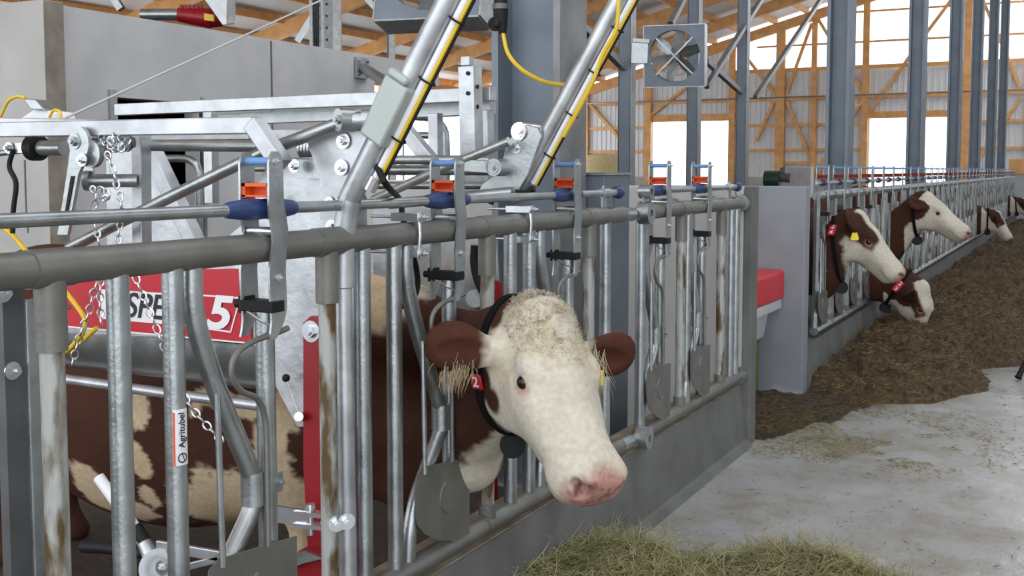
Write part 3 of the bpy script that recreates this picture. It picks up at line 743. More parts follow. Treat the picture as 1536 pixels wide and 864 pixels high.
class Field:
    """ops: ('e', centre, radii, R) ellipsoid, ('c', a, b, ra, rb) tapered capsule; neg ops carve"""
    def __init__(s): s.ops = []
    def ell(s, c, r, R=None, k=.03, neg=False): s.ops.append(('e', np.array(c, float), np.array(r, float), np.eye(3) if R is None else np.array(R), k, neg))
    def cap(s, a, b, ra, rb, k=.03, neg=False): s.ops.append(('c', np.array(a, float), np.array(b, float), (ra, rb), k, neg))
    def bounds(s, op):
        if op[0] == 'e':
            m = np.abs(op[3]) @ op[2]; return op[1] - m, op[1] + m
        r = np.array([[op[3][0]], [op[3][1]]]); P = np.stack([op[1], op[2]]); return (P - r).min(0), (P + r).max(0)
    def dist(s, op, P):
        if op[0] == 'e':
            q = (P - op[1]) @ op[3]; r = op[2]
            k0 = np.sqrt(((q / r) ** 2).sum(-1)) + 1e-9; k1 = np.sqrt(((q / (r * r)) ** 2).sum(-1)) + 1e-9
            return k0 * (k0 - 1) / k1
        a, b = op[1], op[2]; ab = b - a; L = (ab @ ab); t = np.clip(((P - a) @ ab) / L, 0, 1)
        return np.sqrt((((P - a) - t[..., None] * ab) ** 2).sum(-1)) - (op[3][0] + (op[3][1] - op[3][0]) * t)
    def merge(s, d, e, k, neg):
        if neg:
            h = np.maximum(k - np.abs(d + e), 0) / k; return np.maximum(d, -e) + h * h * k * .25
        h = np.maximum(k - np.abs(d - e), 0) / k; return np.minimum(d, e) - h * h * k * .25
    def eval(s, P):
        d = np.full(P.shape[:-1], .3)
        for op in s.ops: d = s.merge(d, s.dist(op, P), op[-2], op[-1])
        return d
    def grid(s, X, Y, Z):
        D = np.full((len(X), len(Y), len(Z)), .3, np.float32)
        for op in s.ops:
            lo, hi = s.bounds(op); m = op[-2] + .02
            sl = [slice(max(np.searchsorted(A, lo[i] - m) - 1, 0), min(np.searchsorted(A, hi[i] + m) + 1, len(A))) for i, A in enumerate((X, Y, Z))]
            if any(q.stop - q.start < 2 for q in sl): continue
            G = np.stack(np.meshgrid(X[sl[0]], Y[sl[1]], Z[sl[2]], indexing='ij'), -1)
            D[sl[0], sl[1], sl[2]] = s.merge(D[sl[0], sl[1], sl[2]], s.dist(op, G), op[-2], op[-1])
        return D

def surface_nets(D, X, Y, Z):
    ins = D < 0; A = (X, Y, Z); n = np.array(D.shape)
    nc = n - 1; acc = np.zeros((*nc, 3), np.float32); cnt = np.zeros(nc, np.int32)
    C8 = [(a, b_, c) for a in (0, 1) for b_ in (0, 1) for c in (0, 1)]
    for ax in range(3):
        o1, o2 = [k for k in range(3) if k != ax]
        for u in (0, 1):
            for v in (0, 1):
                s0 = [None] * 3; s1 = [None] * 3
                s0[ax] = slice(0, nc[ax]); s1[ax] = slice(1, nc[ax] + 1)
                s0[o1] = s1[o1] = slice(u, u + nc[o1]); s0[o2] = s1[o2] = slice(v, v + nc[o2])
                d0 = D[tuple(s0)]; d1 = D[tuple(s1)]; cr = (d0 < 0) != (d1 < 0)
                idx = np.nonzero(cr)
                t = d0[idx] / (d0[idx] - d1[idx])
                p = np.zeros((len(t), 3), np.float32)
                p[:, ax] = A[ax][idx[ax]] * (1 - t) + A[ax][idx[ax] + 1] * t
                p[:, o1] = A[o1][idx[o1] + u]; p[:, o2] = A[o2][idx[o2] + v]
                acc[idx] += p; cnt[idx] += 1
    act = np.nonzero(cnt); ids = np.full(nc, -1, np.int64); ids[act] = np.arange(len(act[0]))
    V = acc[act] / cnt[act][:, None]; F = []
    for ax in range(3):
        o1, o2 = (ax + 1) % 3, (ax + 2) % 3
        s0 = [slice(1, n[k] - 1) for k in range(3)]; s1 = list(s0); s0[ax] = slice(0, n[ax] - 1); s1[ax] = slice(1, n[ax])
        a = ins[tuple(s0)]; c = ins[tuple(s1)]; idx = np.nonzero(a != c); flip = a[idx]
        base = np.stack(idx, 1); base[:, o1] += 1; base[:, o2] += 1
        def cell(du, dv):
            q = base.copy(); q[:, o1] -= du; q[:, o2] -= dv; return ids[q[:, 0], q[:, 1], q[:, 2]]
        q = np.stack([cell(1, 1), cell(0, 1), cell(0, 0), cell(1, 0)], 1)
        q[~flip] = q[~flip][:, ::-1]; F.append(q)
    return V, np.concatenate(F)

BROWN = np.array([.055, .0175, .009]); CREAM = np.array([.67, .605, .50]); PINK = np.array([.52, .27, .225]); DARK = np.array([.03, .02, .018])
MC = mat('cow_coat', (1, 1, 1), .78, 0, .22, 60, attr='coat', bump=.35, bscale=220, detail=6, spec=.25)
ME = mat('cow_eye', (.010, .006, .005), .12)
MH = mat('cream_hair', (.66, .58, .43), .8, 0, .35, 40)
MHD = mat('brown_ear_hair', (.20, .09, .045), .8, 0, .3, 40)

EARROOT = (.075, .092, -.095)
def head_ops(f, H, o, ears=1.0, earR=None, earL=None, k=1.0, wid=1.08):
    """H: 3x3 with columns forward, left, dorsal; o: poll"""
    wv = np.array([1, wid, wid])
    T = lambda p: o + H @ (np.array(p, float) * k * wv)
    def E(c, r, rot=None, kk=.03, neg=False):
        R = H if rot is None else H @ rot
        f.ell(T(c), np.array(r) * k * (wv if rot is None or abs(rot[0, 0]) > .8 else 1), R, kk, neg)
    def Cc(a, b_, ra, rb, kk=.03, neg=False): f.cap(T(a), T(b_), ra * k * (1 if neg else wid), rb * k * (1 if neg else wid), kk, neg)
    def ry(a): c, s = math.cos(a), math.sin(a); return np.array([[c, 0, s], [0, 1, 0], [-s, 0, c]])
    def rz(a): c, s = math.cos(a), math.sin(a); return np.array([[c, -s, 0], [s, c, 0], [0, 0, 1]])
    E((.085, 0, -.080), (.125, .098, .078), kk=.02)                    # skull
    E((.015, 0, -.035), (.055, .078, .050), kk=.05)                    # poll
    E((.16, 0, -.060), (.11, .088, .048), kk=.05)                     # forehead plate
    for s in (-1, 1):
        E((.185, s * .084, -.058), (.058, .034, .038), rz(-.25 * s), .03)   # brow
        E((.240, s * .078, -.098), (.070, .026, .026), kk=.03)
        Cc((.27, s * .118, -.135), (.40, s * .100, -.130), .012, .010, .05, True)         # cheek bone
        E((.135, s * .062, -.180), (.125, .044, .098), ry(.25), .05)   # jaw muscle
        E((.20, s * .050, -.145), (.12, .040, .065), kk=.05)
    Cc((.17, 0, -.082), (.44, 0, -.098), .078, .060, .05)              # nose bridge
    for s in (-1, 1): Cc((.20, s * .048, -.125), (.45, s * .042, -.118), .055, .044, .05)
    Cc((.10, 0, -.215), (.42, 0, -.185), .050, .042, .06)              # lower jaw
    E((.30, 0, -.145), (.14, .058, .05), kk=.05)
    E((.475, 0, -.112), (.066, .084, .066), kk=.04)                   # muzzle
    for s in (-1, 1):
        E((.507, s * .044, -.092), (.046, .042, .042), kk=.025)
        E((.47, s * .050, -.142), (.060, .038, .042), kk=.03)          # upper lip
    E((.535, 0, -.110), (.022, .066, .054), kk=.02)
    E((.462, 0, -.190), (.056, .058, .032), kk=.018)
    E((.500, 0, -.150), (.042, .072, .040), kk=.02)                  # chin
    # mouth line
    for s in (-1, 1):
        Cc((.51, s * .064, -.172), (.40, s * .082, -.162), .0035, .0035, .012, True)
        E((.548, s * .052, -.096), (.034, .016, .022), rz(s * .55), .012, True)
        E((.530, s * .070, -.085), (.022, .010, .012), rz(s * .9), .010, True)      # nostril
        E((.532, s * .074, -.084), (.018, .008, .014), kk=.012, neg=True)
        E((.200, s * .122, -.080), (.036, .012, .022), rz(-.25 * s), .02, True)      # eye socket
        E((.198, s * .097, -.080), (.034, .021, .024), rz(-.25 * s), .012)          # lids
        E((.203, s * .119, -.081), (.030, .016, .0150), rz(-.25 * s), .005, True)
    # ears
    for s, sp in ((-1, earR), (1, earL)):
        d = np.array(sp[:3] if sp is not None else (-.25, s * .95, .0), float)
        d = d / np.linalg.norm(d)
        nrm = np.array([.75, 0, .3]) if sp is None or len(sp) < 4 else np.array(sp[3:])
        nrm = nrm - d * (nrm @ d); nrm /= np.linalg.norm(nrm); w = np.cross(nrm, d)
        R = np.stack([d, w, nrm], 1)
        root = np.array(EARROOT) * np.array([1, s, 1])
        def EE(t, r, off=0, kk=.03, neg=False, wo=0): E(root + d * t + nrm * off + w * wo, r, R, kk, neg)
        Cc(root - d * .02, root + d * .055, .034, .026, .03)
        EE(.120, (.100, .062, .020), 0, .02)
        EE(.145, (.080, .072, .018), 0, .02, wo=.012 * s)
        EE(.115, (.075, .030, .014), .020, .012, True)

def make_cow(name, label, o, H, necks, torso, paint, base, res, xr, yr, zr, k=1.0, earR=None, earL=None, disp=0.0, torso_on=True, wid=1.08):
    f = Field()
    head_ops(f, H, o, k=k, earR=earR, earL=earL, wid=wid)
    for a, c, ra, rc, kk in necks: f.cap(a, c, ra, rc, kk)
    if torso_on:
        tx, ty, tz = torso
        f.ell((tx - .30, ty, tz - .48), (.50, .31, .48), k=.12)
        f.ell((tx - .95, ty, tz - .56), (.80, .37, .51), k=.12)
        f.ell((tx - 1.55, ty, tz - .40), (.42, .31, .40), k=.12)
        for s in (-1, 1):
            f.cap((tx - .18, ty + s * .17, tz - .62), (tx - .16, ty + s * .15, .42), .12, .062, .08)
            f.cap((tx - .16, ty + s * .15, .42), (tx - .17, ty + s * .15, .09), .05, .04, .03)
            f.cap((tx - .16, ty + s * .15, .09), (tx - .13, ty + s * .15, .04), .052, .058, .03)
            f.cap((tx - 1.62, ty + s * .18, tz - .5), (tx - 1.52, ty + s * .17, .62), .17, .09, .08)
            f.cap((tx - 1.52, ty + s * .17, .62), (tx - 1.72, ty + s * .17, .42), .075, .05, .05)
            f.cap((tx - 1.72, ty + s * .17, .42), (tx - 1.70, ty + s * .17, .09), .048, .04, .03)
            f.cap((tx - 1.70, ty + s * .17, .09), (tx - 1.66, ty + s * .17, .04), .052, .058, .03)
        f.cap((tx - 1.94, ty, tz - .16), (tx - 2.02, ty, .55), .03, .02, .04)
    X = xr; Y = yr; Z = zr
    D = f.grid(X, Y, Z)
    V, F = surface_nets(D, X, Y, Z)
    # smooth once along the gradient: project to surface again for precision
    loc = (V - o) @ H / k / np.array([1, wid, wid])
    if disp:
        w = np.clip(1 - np.abs(loc[:, 0] - .05) / .15, 0, 1) * np.clip(1 - np.abs(loc[:, 1]) / .13, 0, 1) * (loc[:, 2] > -.11)
        for s_ in (-1, 1):
            rr_ = np.sqrt(((loc[:, 0] - .205) / 1.25) ** 2 + (loc[:, 1] - s_ * .10) ** 2 + (loc[:, 2] + .080) ** 2); ww = np.clip(1 - np.abs(rr_ - .050) / .026, 0, 1) * (loc[:, 2] > -.115)
            V = V + (H @ np.array([0, s_ * .6, .8]))[None, :] * (ww * np.sin(rr_ * 520) * .0022 * disp)[:, None]
        n_ = fbm(V, 38, 3, 2) - .5; rid = .5 - np.abs(vnoise(V, 62, 5) - .5) * 2
        ctr = o + H @ np.array([.10, 0, -.09]); dr = V - ctr; dr /= np.linalg.norm(dr, axis=1)[:, None] + 1e-9
        V = V + dr * (w * (n_ * .034 + rid * .010 + .006) * disp)[:, None]
    colr = paint(V, loc)
    off = np.array(base)
    me = bpy.data.meshes.new(name)
    me.vertices.add(len(V)); me.vertices.foreach_set('co', (V - off).astype(np.float32).ravel())
    me.loops.add(len(F) * 4); me.polygons.add(len(F))
    me.loops.foreach_set('vertex_index', F.astype(np.int32).ravel())
    me.polygons.foreach_set('loop_start', np.arange(len(F), dtype=np.int32) * 4)
    me.update(calc_edges=True); me.validate()
    me.polygons.foreach_set('use_smooth', [True] * len(me.polygons))
    at = me.color_attributes.new('coat', 'FLOAT_COLOR', 'POINT')
    rgba = np.ones((len(V), 4), np.float32); rgba[:, :3] = colr
    at.data.foreach_set('color', rgba.ravel())
    me.materials.append(MC)
    ob = bpy.data.objects.new(name, me); COL.objects.link(ob); ob.location = base
    sm = ob.modifiers.new('smooth', 'SMOOTH'); sm.factor = .5; sm.iterations = 2
    tag(ob, label, 'cow')
    T = lambda p: Vector(o + H @ (np.array(p, float) * k * np.array([1, wid, wid])))
    for s in (-1, 1):
        e = MB(); e.sphere(T((.202, s * .0995, -.081)), .0215 * k, 18); e.build('eye', ME, ob)
    ob['_'] = 0; del ob['_']
    return ob, f, T

def mixc(a, c, w): return a * (1 - w[:, None]) + c * w[:, None]
def soft(v, e=.012): return np.clip(v / e * .5 + .5, 0, 1)

def base_head_paint(V, L, colr, pink=True):
    nz = (fbm(V, 30, 3, 9) - .5)
    if pink:
        w = soft(.020 - (np.sqrt(((L[:, 0] - .555) / 1.05) ** 2 + (L[:, 1] / 1.25) ** 2 + ((L[:, 2] + .108) / 1.0) ** 2) - .053) + nz * .02, .02)
        pk = PINK[None, :] * (1 - .45 * np.clip((fbm(V, 90, 2, 4) - .52) * 6, 0, 1))[:, None]
        colr = colr * (1 - w[:, None]) + pk * w[:, None]
    for s in (-1, 1):
        d = np.sqrt((L[:, 0] - .548) ** 2 + (L[:, 1] - s * .055) ** 2 + ((L[:, 2] + .090)) ** 2)
        inner = soft(.020 - d, .012) * .85
        colr = mixc(colr, np.array([.07, .018, .016])[None, :] * np.ones((len(V), 1)), inner)
        d = np.sqrt(((L[:, 0] - .212) / 1.6) ** 2 + (L[:, 1] - s * .106) ** 2 + ((L[:, 2] + .088)) ** 2)
        colr = mixc(colr, np.array([.50, .22, .16])[None, :] * np.ones((len(V), 1)), soft(.019 - d, .012) * .75)
    d = np.abs(L[:, 2] + .158) + np.abs(np.minimum(L[:, 0] - .40, 0)) + np.maximum(L[:, 0] - .53, 0)
    colr = mixc(colr, np.array([.25, .19, .13])[None, :] * np.ones((len(V), 1)), soft(.005 - d, .006) * .5)
    return colr

def strands(name, roots, dirs, lens, rad, m, parent, curl=0.0, seed=1, seg=6, droop=0.0):
    rg = random.Random(seed); s = MB()
    for p, d, l in zip(roots, dirs, lens):
        p = Vector(p); d = Vector(d).normalized(); a = d.orthogonal().normalized(); c = d.cross(a)
        ph = rg.random() * 6.28; tw = rg.uniform(2.5, 5) * (1 if rg.random() < .5 else -1); pts = []
        for i in range(seg + 1):
            t = i / seg; q = p + d * (l * t) + Vector((0, 0, -droop * t * t * l))
            q += (a * math.cos(ph + tw * t) + c * math.sin(ph + tw * t)) * curl * l * t
            pts.append(q)
        s.tube(pts, [rad, rad * .9, rad * .3], 3, False)
    return s.build(name, m, parent, True)

def collar(f, ob, centre, normal, up, r0, tagspec=None, width=.022, name='collar', a0=0, label=None, disc=True, m='strap', arc=None):
    centre = Vector(centre); n = Vector(normal).normalized(); u = Vector(up); u = (u - n * u.dot(n)).normalized(); w = n.cross(u)
    N = 64; pts = []
    for i in range(N):
        a = 2 * math.pi * i / N; d = u * math.cos(a) + w * math.sin(a)
        ts = np.linspace(.02, .45, 90); P = np.array([list(centre + d * t) for t in ts]); v = f.eval(P)
        j = np.argmax(v > 0.003); t = ts[j] if v[j] > 0.003 else .45
        pts.append(t)
    pts = np.array(pts); pts = np.convolve(np.concatenate([pts[-3:], pts, pts[:3]]), np.ones(7) / 7, 'same')[3:-3]
    s = MB(); vs = []; fs = []
    for i in range(N):
        a = 2 * math.pi * i / N; d = u * math.cos(a) + w * math.sin(a); p = centre + d * (pts[i] + .003)
        for dn, dt in ((-1, 0), (1, 0), (1, .005), (-1, .005)): vs.append(p + n * (dn * width / 2) + d * dt)
    for i in range(N):
        j = (i + 1) % N
        for q in range(4): fs.append((4 * i + q, 4 * i + (q + 1) % 4, 4 * j + (q + 1) % 4, 4 * j + q))
    s.add(vs, fs); co = s.build('collar', m, ob)
    def at(a, e=.01):
        d = u * math.cos(a) + w * math.sin(a); i = int(round(a / (2 * math.pi) * N)) % N
        return centre + d * (pts[i] + e), d, n
    return co, at

def nparr(v): return np.array(list(v), float)
def frame(F, Lh):
    F = nparr(F); F /= np.linalg.norm(F); Lh = nparr(Lh); Lh = Lh - F * (Lh @ F); Lh /= np.linalg.norm(Lh)
    return np.stack([F, Lh, np.cross(F, Lh)], 1)

# ---- main cow (number 2)
Hm = frame(RT * .33 - UP * .73 - FW * .60, RT * .80 + UP * .0 + FW * .60)
om = nparr(dep(821, 460, 3.10)); KM, WM = .98, 1.13
Tm = lambda p: om + Hm @ (np.array(p, float) * KM * np.array([1, WM, WM]))
OC = Tm((-.01, 0, -.10)); TH = Tm((.10, 0, -.215))
NC = np.array([-1.76, 3.055, 1.03]); NL_ = np.array([-1.76, 3.055, .70])
necks = [(OC, NC, .100, .098, .06), (NC, np.array([-2.05, 3.10, 1.06]), .098, .15, .08), (np.array([-2.05, 3.10, 1.06]), np.array([-2.5, 3.12, 1.02]), .15, .24, .1),
         (TH, NL_, .085, .098, .07), (NL_, np.array([-2.08, 3.1, .78]), .098, .19, .08), (.5 * (OC + TH), np.array([-1.76, 3.055, .88]), .11, .10, .08),
         (np.array([-1.74, 3.05, .64]), np.array([-2.0, 3.1, .56]), .06, .12, .09)]
def loc_dir(v): return tuple(Hm.T @ nparr(v))
F0 = Field(); head_ops(F0, Hm, om, k=KM, wid=WM, earR=(-.2,-.9,0,1,0,0), earL=(-.2,.9,0,1,0,0))
for a_, c_, r1_, r2_, k_ in necks: F0.cap(a_, c_, r1_, r2_, k_)
def surf(px, py, f=F0, d0=2.4, d1=3.7):
    ts = np.linspace(d0, d1, 260); P = np.array([list(dep(px, py, t)) for t in ts]); v = f.eval(P); j = int(np.argmax(v < 0))
    return P[j] if v[j] < 0 else None
def surf0(px, py):
    q = surf(px, py); return Vector(q) if q is not None else dep(px, py, 3.25)
pat = []   # flank markings: (x, z, rx, rz, white?)
def px_pat(px, py, rx, ry, w):
    p = ony(px, py, 2.79); q = ony(px + rx, py, 2.79); r_ = ony(px, py + ry, 2.79); pat.append((p.x, p.z, abs(q.x - p.x), abs(p.z - r_.z), w))
for a in [(120, 620, 900, 900, 0), (345, 815, 115, 118, 1), (410, 700, 34, 130, 1), (355, 612, 60, 20, 1), (300, 622, 18, 34, 1), (122, 735, 26, 46, 1), (162, 776, 42, 24, 1), (216, 612, 13, 30, 1), (211, 692, 15, 26, 1), (207, 752, 12, 18, 1), (318, 662, 44, 50, 0), (455, 690, 34, 62, 0), (610, 640, 140, 190, 0)]: px_pat(*a)
def paint_main(V, L):
    n = len(V); brown = np.ones(n)
    nz = fbm(V, 16, 4, 1) - .5; nz2 = fbm(V, 60, 2, 3) - .5
    for (x, z, rx, rz, w) in pat:
        d = 1 - np.sqrt(((V[:, 0] - x) / rx) ** 2 + ((V[:, 2] - z) / rz) ** 2) + (nz * .8 + nz2 * .3)
        m_ = soft(d, .07); brown = brown * (1 - m_) + (0 if w else 1) * m_
    # withers
    d = 1.09 - V[:, 2]; m_ = soft(-(d) + nz * .16, .03) * soft(-1.93 - V[:, 0] + nz * .12, .03) * (V[:, 0] > -2.75); brown = brown * (1 - m_)
    # neck
    m_ = (V[:, 0] > -2.0) & (V[:, 2] < 1.0); brown = np.where(m_, 1, brown)
    aN = nparr(surf0(752, 640)); t = (V - aN) @ nparr(RT * .75 - UP * .65); m_ = soft(t + nz * .08 + nz2 * .02, .015) * (V[:, 0] > -1.80); brown = brown * (1 - m_)
    # head
    hd = soft(L[:, 0] + .030 + .10 * np.clip(np.abs(L[:, 1]) - .05, 0, 1) + nz * .02 - .0 , .012) * (V[:, 0] > -1.66) * soft(L[:, 2] * .75 + L[:, 0] + .115 + nz * .05, .012)
    hd = np.maximum(hd, (L[:, 0] > .14) * (V[:, 0] > -1.66)); brown = brown * (1 - hd)
    for (cx_, cy_, rr_) in ((724, 575, .052), (722, 615, .050), (738, 600, .038), (700, 560, .06), (690, 620, .06), (745, 480, .035)):
        c = surf(cx_, cy_)
        if c is not None: d = rr_ - np.sqrt(((V - c) ** 2).sum(1)) + nz * .02; brown = np.maximum(brown, soft(d, .008))
    er = soft(np.abs(L[:, 1]) - .150 + nz * .05, .015) * (L[:, 0] < .16) * (V[:, 0] > -1.68) * (np.abs(L[:, 1]) > .11); brown = np.maximum(brown, er)
    br = BROWN[None, :] * (.75 + .6 * fbm(V, 9, 3, 7))[:, None]
    lit_brown = np.clip((L[:, 1] > .1) * .5 + (V[:, 2] > 1.12) * .25, 0, 1) * (V[:, 0] > -1.7); br = br * (1 + .8 * lit_brown)[:, None]  # brightens the brown on far ear and upper parts, as if lit
    cr = CREAM[None, :] * (.90 + .2 * fbm(V, 14, 3, 8))[:, None]
    yl = np.clip((fbm(V, 11, 3, 12) - .5) * 3, 0, 1) * (L[:, 0] < .22); cr = cr * (1 - yl[:, None] * np.array([.10, .16, .30])[None, :])
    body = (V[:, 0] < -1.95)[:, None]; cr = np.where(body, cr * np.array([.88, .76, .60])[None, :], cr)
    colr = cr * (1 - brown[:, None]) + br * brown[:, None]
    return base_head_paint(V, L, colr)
QX = np.concatenate([np.arange(-4.35, -2.0, .022), np.arange(-2.0, -.98, .0068)])
QY = np.concatenate([np.arange(2.40, 3.10, .0068), np.arange(3.10, 3.52, .02)]); QZ = np.concatenate([np.arange(-.02, .62, .014), np.arange(.62, 1.40, .0068)])
cow, fm, TM = make_cow('cow', 'large white faced brown and white cow number 2 with its head through the near fence', om, Hm, necks, (-2.20, 3.12, 1.30), paint_main,
                       (-2.6, 3.12, 0), .0068, QX, QY, QZ, k=KM, wid=WM, earR=loc_dir(RT * -.98 + UP * .04 - FW * .05) + loc_dir(FW * -.90 - UP * .10), earL=loc_dir(RT * .80 + UP * -.16 + FW * .5) + loc_dir(FW * -.6 + RT * .5 - UP * .3), disp=1.0)
# poll curls
rg = np.random.RandomState(3)
roots = []; dirs = []; lens = []
for i in range(4200):
    lx = rg.uniform(-.055, .21); ly = rg.uniform(-.105, .105)
    if abs(ly) > .105 - max(0, lx - .12) * .9: continue
    # march down from above the dorsal side
    P0 = Vector((lx, ly, .06)); dv = Vector((0, 0, -1))
    if lx > .10 and rg.rand() < (lx - .10) / .12: continue
    if lx < 0: P0 = Vector((-.10, ly, .03 + lx)); dv = Vector((1, 0, -.35)).normalized()
    ts = np.linspace(0, .20, 60); P = np.array([list(TM(P0 + dv * t)) for t in ts]); v = fm.eval(P); j = int(np.argmax(v < 0))
    if v[j] >= 0: continue
    p = Vector(P[j]); out = (p - Vector(TM((.09, 0, -.10)))).normalized()
    dn = Vector(Hm[:, 0]) * (rg.uniform(.2, 1.0) if lx > .03 else rg.uniform(-.2, .8)) + Vector(Hm[:, 1]) * rg.uniform(-.8, .8) + out * rg.uniform(.25, .9)
    if lx < .01: dn += Vector((0, 0, .25))
    roots.append(p); dirs.append(dn); lens.append(rg.uniform(.008, .019))
MCURL = mat('cream_poll_curls', (.72, .66, .54), .85, 0, 0, 45, col2=(.36, .28, .16))
strands('poll_curls', roots, dirs, lens, .00085, MCURL, cow, curl=.35, seed=4)
def ear_hair(side, n, rootc, spread, dvec, L0, L1, m, name, seed):
    rg = np.random.RandomState(seed); R_ = []; D_ = []; L_ = []
    for i in range(n):
        t = rg.rand(); q = np.array(rootc[0]) * (1 - t) + np.array(rootc[1]) * t + rg.normal(0, spread, 3)
        R_.append(TM(q)); d = Vector((0, 0, -1)) + RT * (dvec + rg.normal(0, .25)) + FW * rg.normal(-.1, .2); D_.append(d); L_.append(rg.uniform(L0, L1))
    strands(name, R_, D_, L_, .0007, m, cow, curl=.06, seed=seed, droop=.2)
MH2 = mat('light_brown_ear_fringe', (.42, .32, .19), .8, 0, .4, 60)
ear_hair(-1, 130, ((.11, -.20, -.13), (.12, -.27, -.14)), .012, -.2, .02, .055, MH2, 'ear_hair', 7)
ear_hair(1, 150, ((.09, .105, -.09), (.10, .17, -.08)), .012, .02, .05, .14, MH, 'ear_hair', 8)
# yellow tags on the far ear
dE = nparr(RT * .80 - UP * .16 + FW * .5); dE /= np.linalg.norm(dE)
rootE = nparr(Tm(np.array(EARROOT)))
MTAG = mat('yellow_ear_tag', (.85, .70, .02), .4)
for t_, zz in ((.055, -.075), (.105, -.062)):
    p = Vector(rootE + dE * t_) + UP * zz - FW * .03; s = MB(); s.box(-.015, .015, -.002, .002, -.022, .022)
    s.v = [tuple(p + RT * v[0] + FW * v[1] + UP * v[2]) for v in s.v]; s.cyl(p + UP * .03, p - FW * .004 + UP * .012, .006, 8); s.build('ear_tag', MTAG, cow, False)

def number_tag(at, a, txt, ob, h=.05, w=.042, stack=False, fwdv=None, updir=None, lift=.008):
    p, d, n = at(a, lift)
    up_ = Vector((0, 0, 1)) if updir is None else Vector(updir); up_ = (up_ - d * up_.dot(d)).normalized(); rt = up_.cross(d).normalized()
    s = MB(); vs = []
    P = lambda x, z, y: p + rt * x + up_ * z + d * y
    hw, hh = w / 2, h / 2 * len(txt) if stack else h / 2
    s.add([P(-hw, -hh, 0), P(hw, -hh, 0), P(hw, hh, 0), P(-hw, hh, 0), P(-hw, -hh, .008), P(hw, -hh, .008), P(hw, hh, .008), P(-hw, hh, .008)],
          [(0, 3, 2, 1), (4, 5, 6, 7), (0, 1, 5, 4), (1, 2, 6, 5), (2, 3, 7, 6), (3, 0, 4, 7)])
    t = s.build('number_tag', M['signred'], ob, False, .004)
    for i, c in enumerate(txt):
        zc = (len(txt) - 1) / 2 * h - i * h if stack else 0
        text('number', c, P(0, zc, .0095), rt, up_, h * .95, 'white', t, thick=.0006)
A_ = surf0(722, 568); B_ = surf0(762, 690)
ccen = Vector(TM((.03, 0, -.13))) * .80 + Vector((-1.76, 3.055, .88)) * .20
nrm = (A_ - ccen).cross(B_ - ccen).normalized()
co, at = collar(fm, cow, ccen, nrm, A_ - ccen, .2, width=.024)
cands = []
for k in range(64):
    a = 2 * math.pi * k / 64; p, d, n_ = at(a); q = p - CAMP; D_ = q.dot(FW); cands.append((CX + FPX * q.dot(RT) / D_, CY - FPX * q.dot(UP) / D_, round(d.dot(FW), 2), a))
number_tag(at, 0.0, '2', cow, .046, .040, updir=(0, 0, 1))
low = max(cands, key=lambda c: c[1]); p, d, n_ = at(low[3], .0)
s = MB(); pd = p + Vector((0, 0, -.035)); s.cyl(pd - (FW * .014), pd + FW * .014, .038, 26); s.cyl(pd - (FW * .018), pd - FW * .014, .030, 26); s.box(pd.x - .015, pd.x + .015, pd.y - .012, pd.y + .012, pd.z + .02, pd.z + .05); s.build('transponder', 'black', cow)

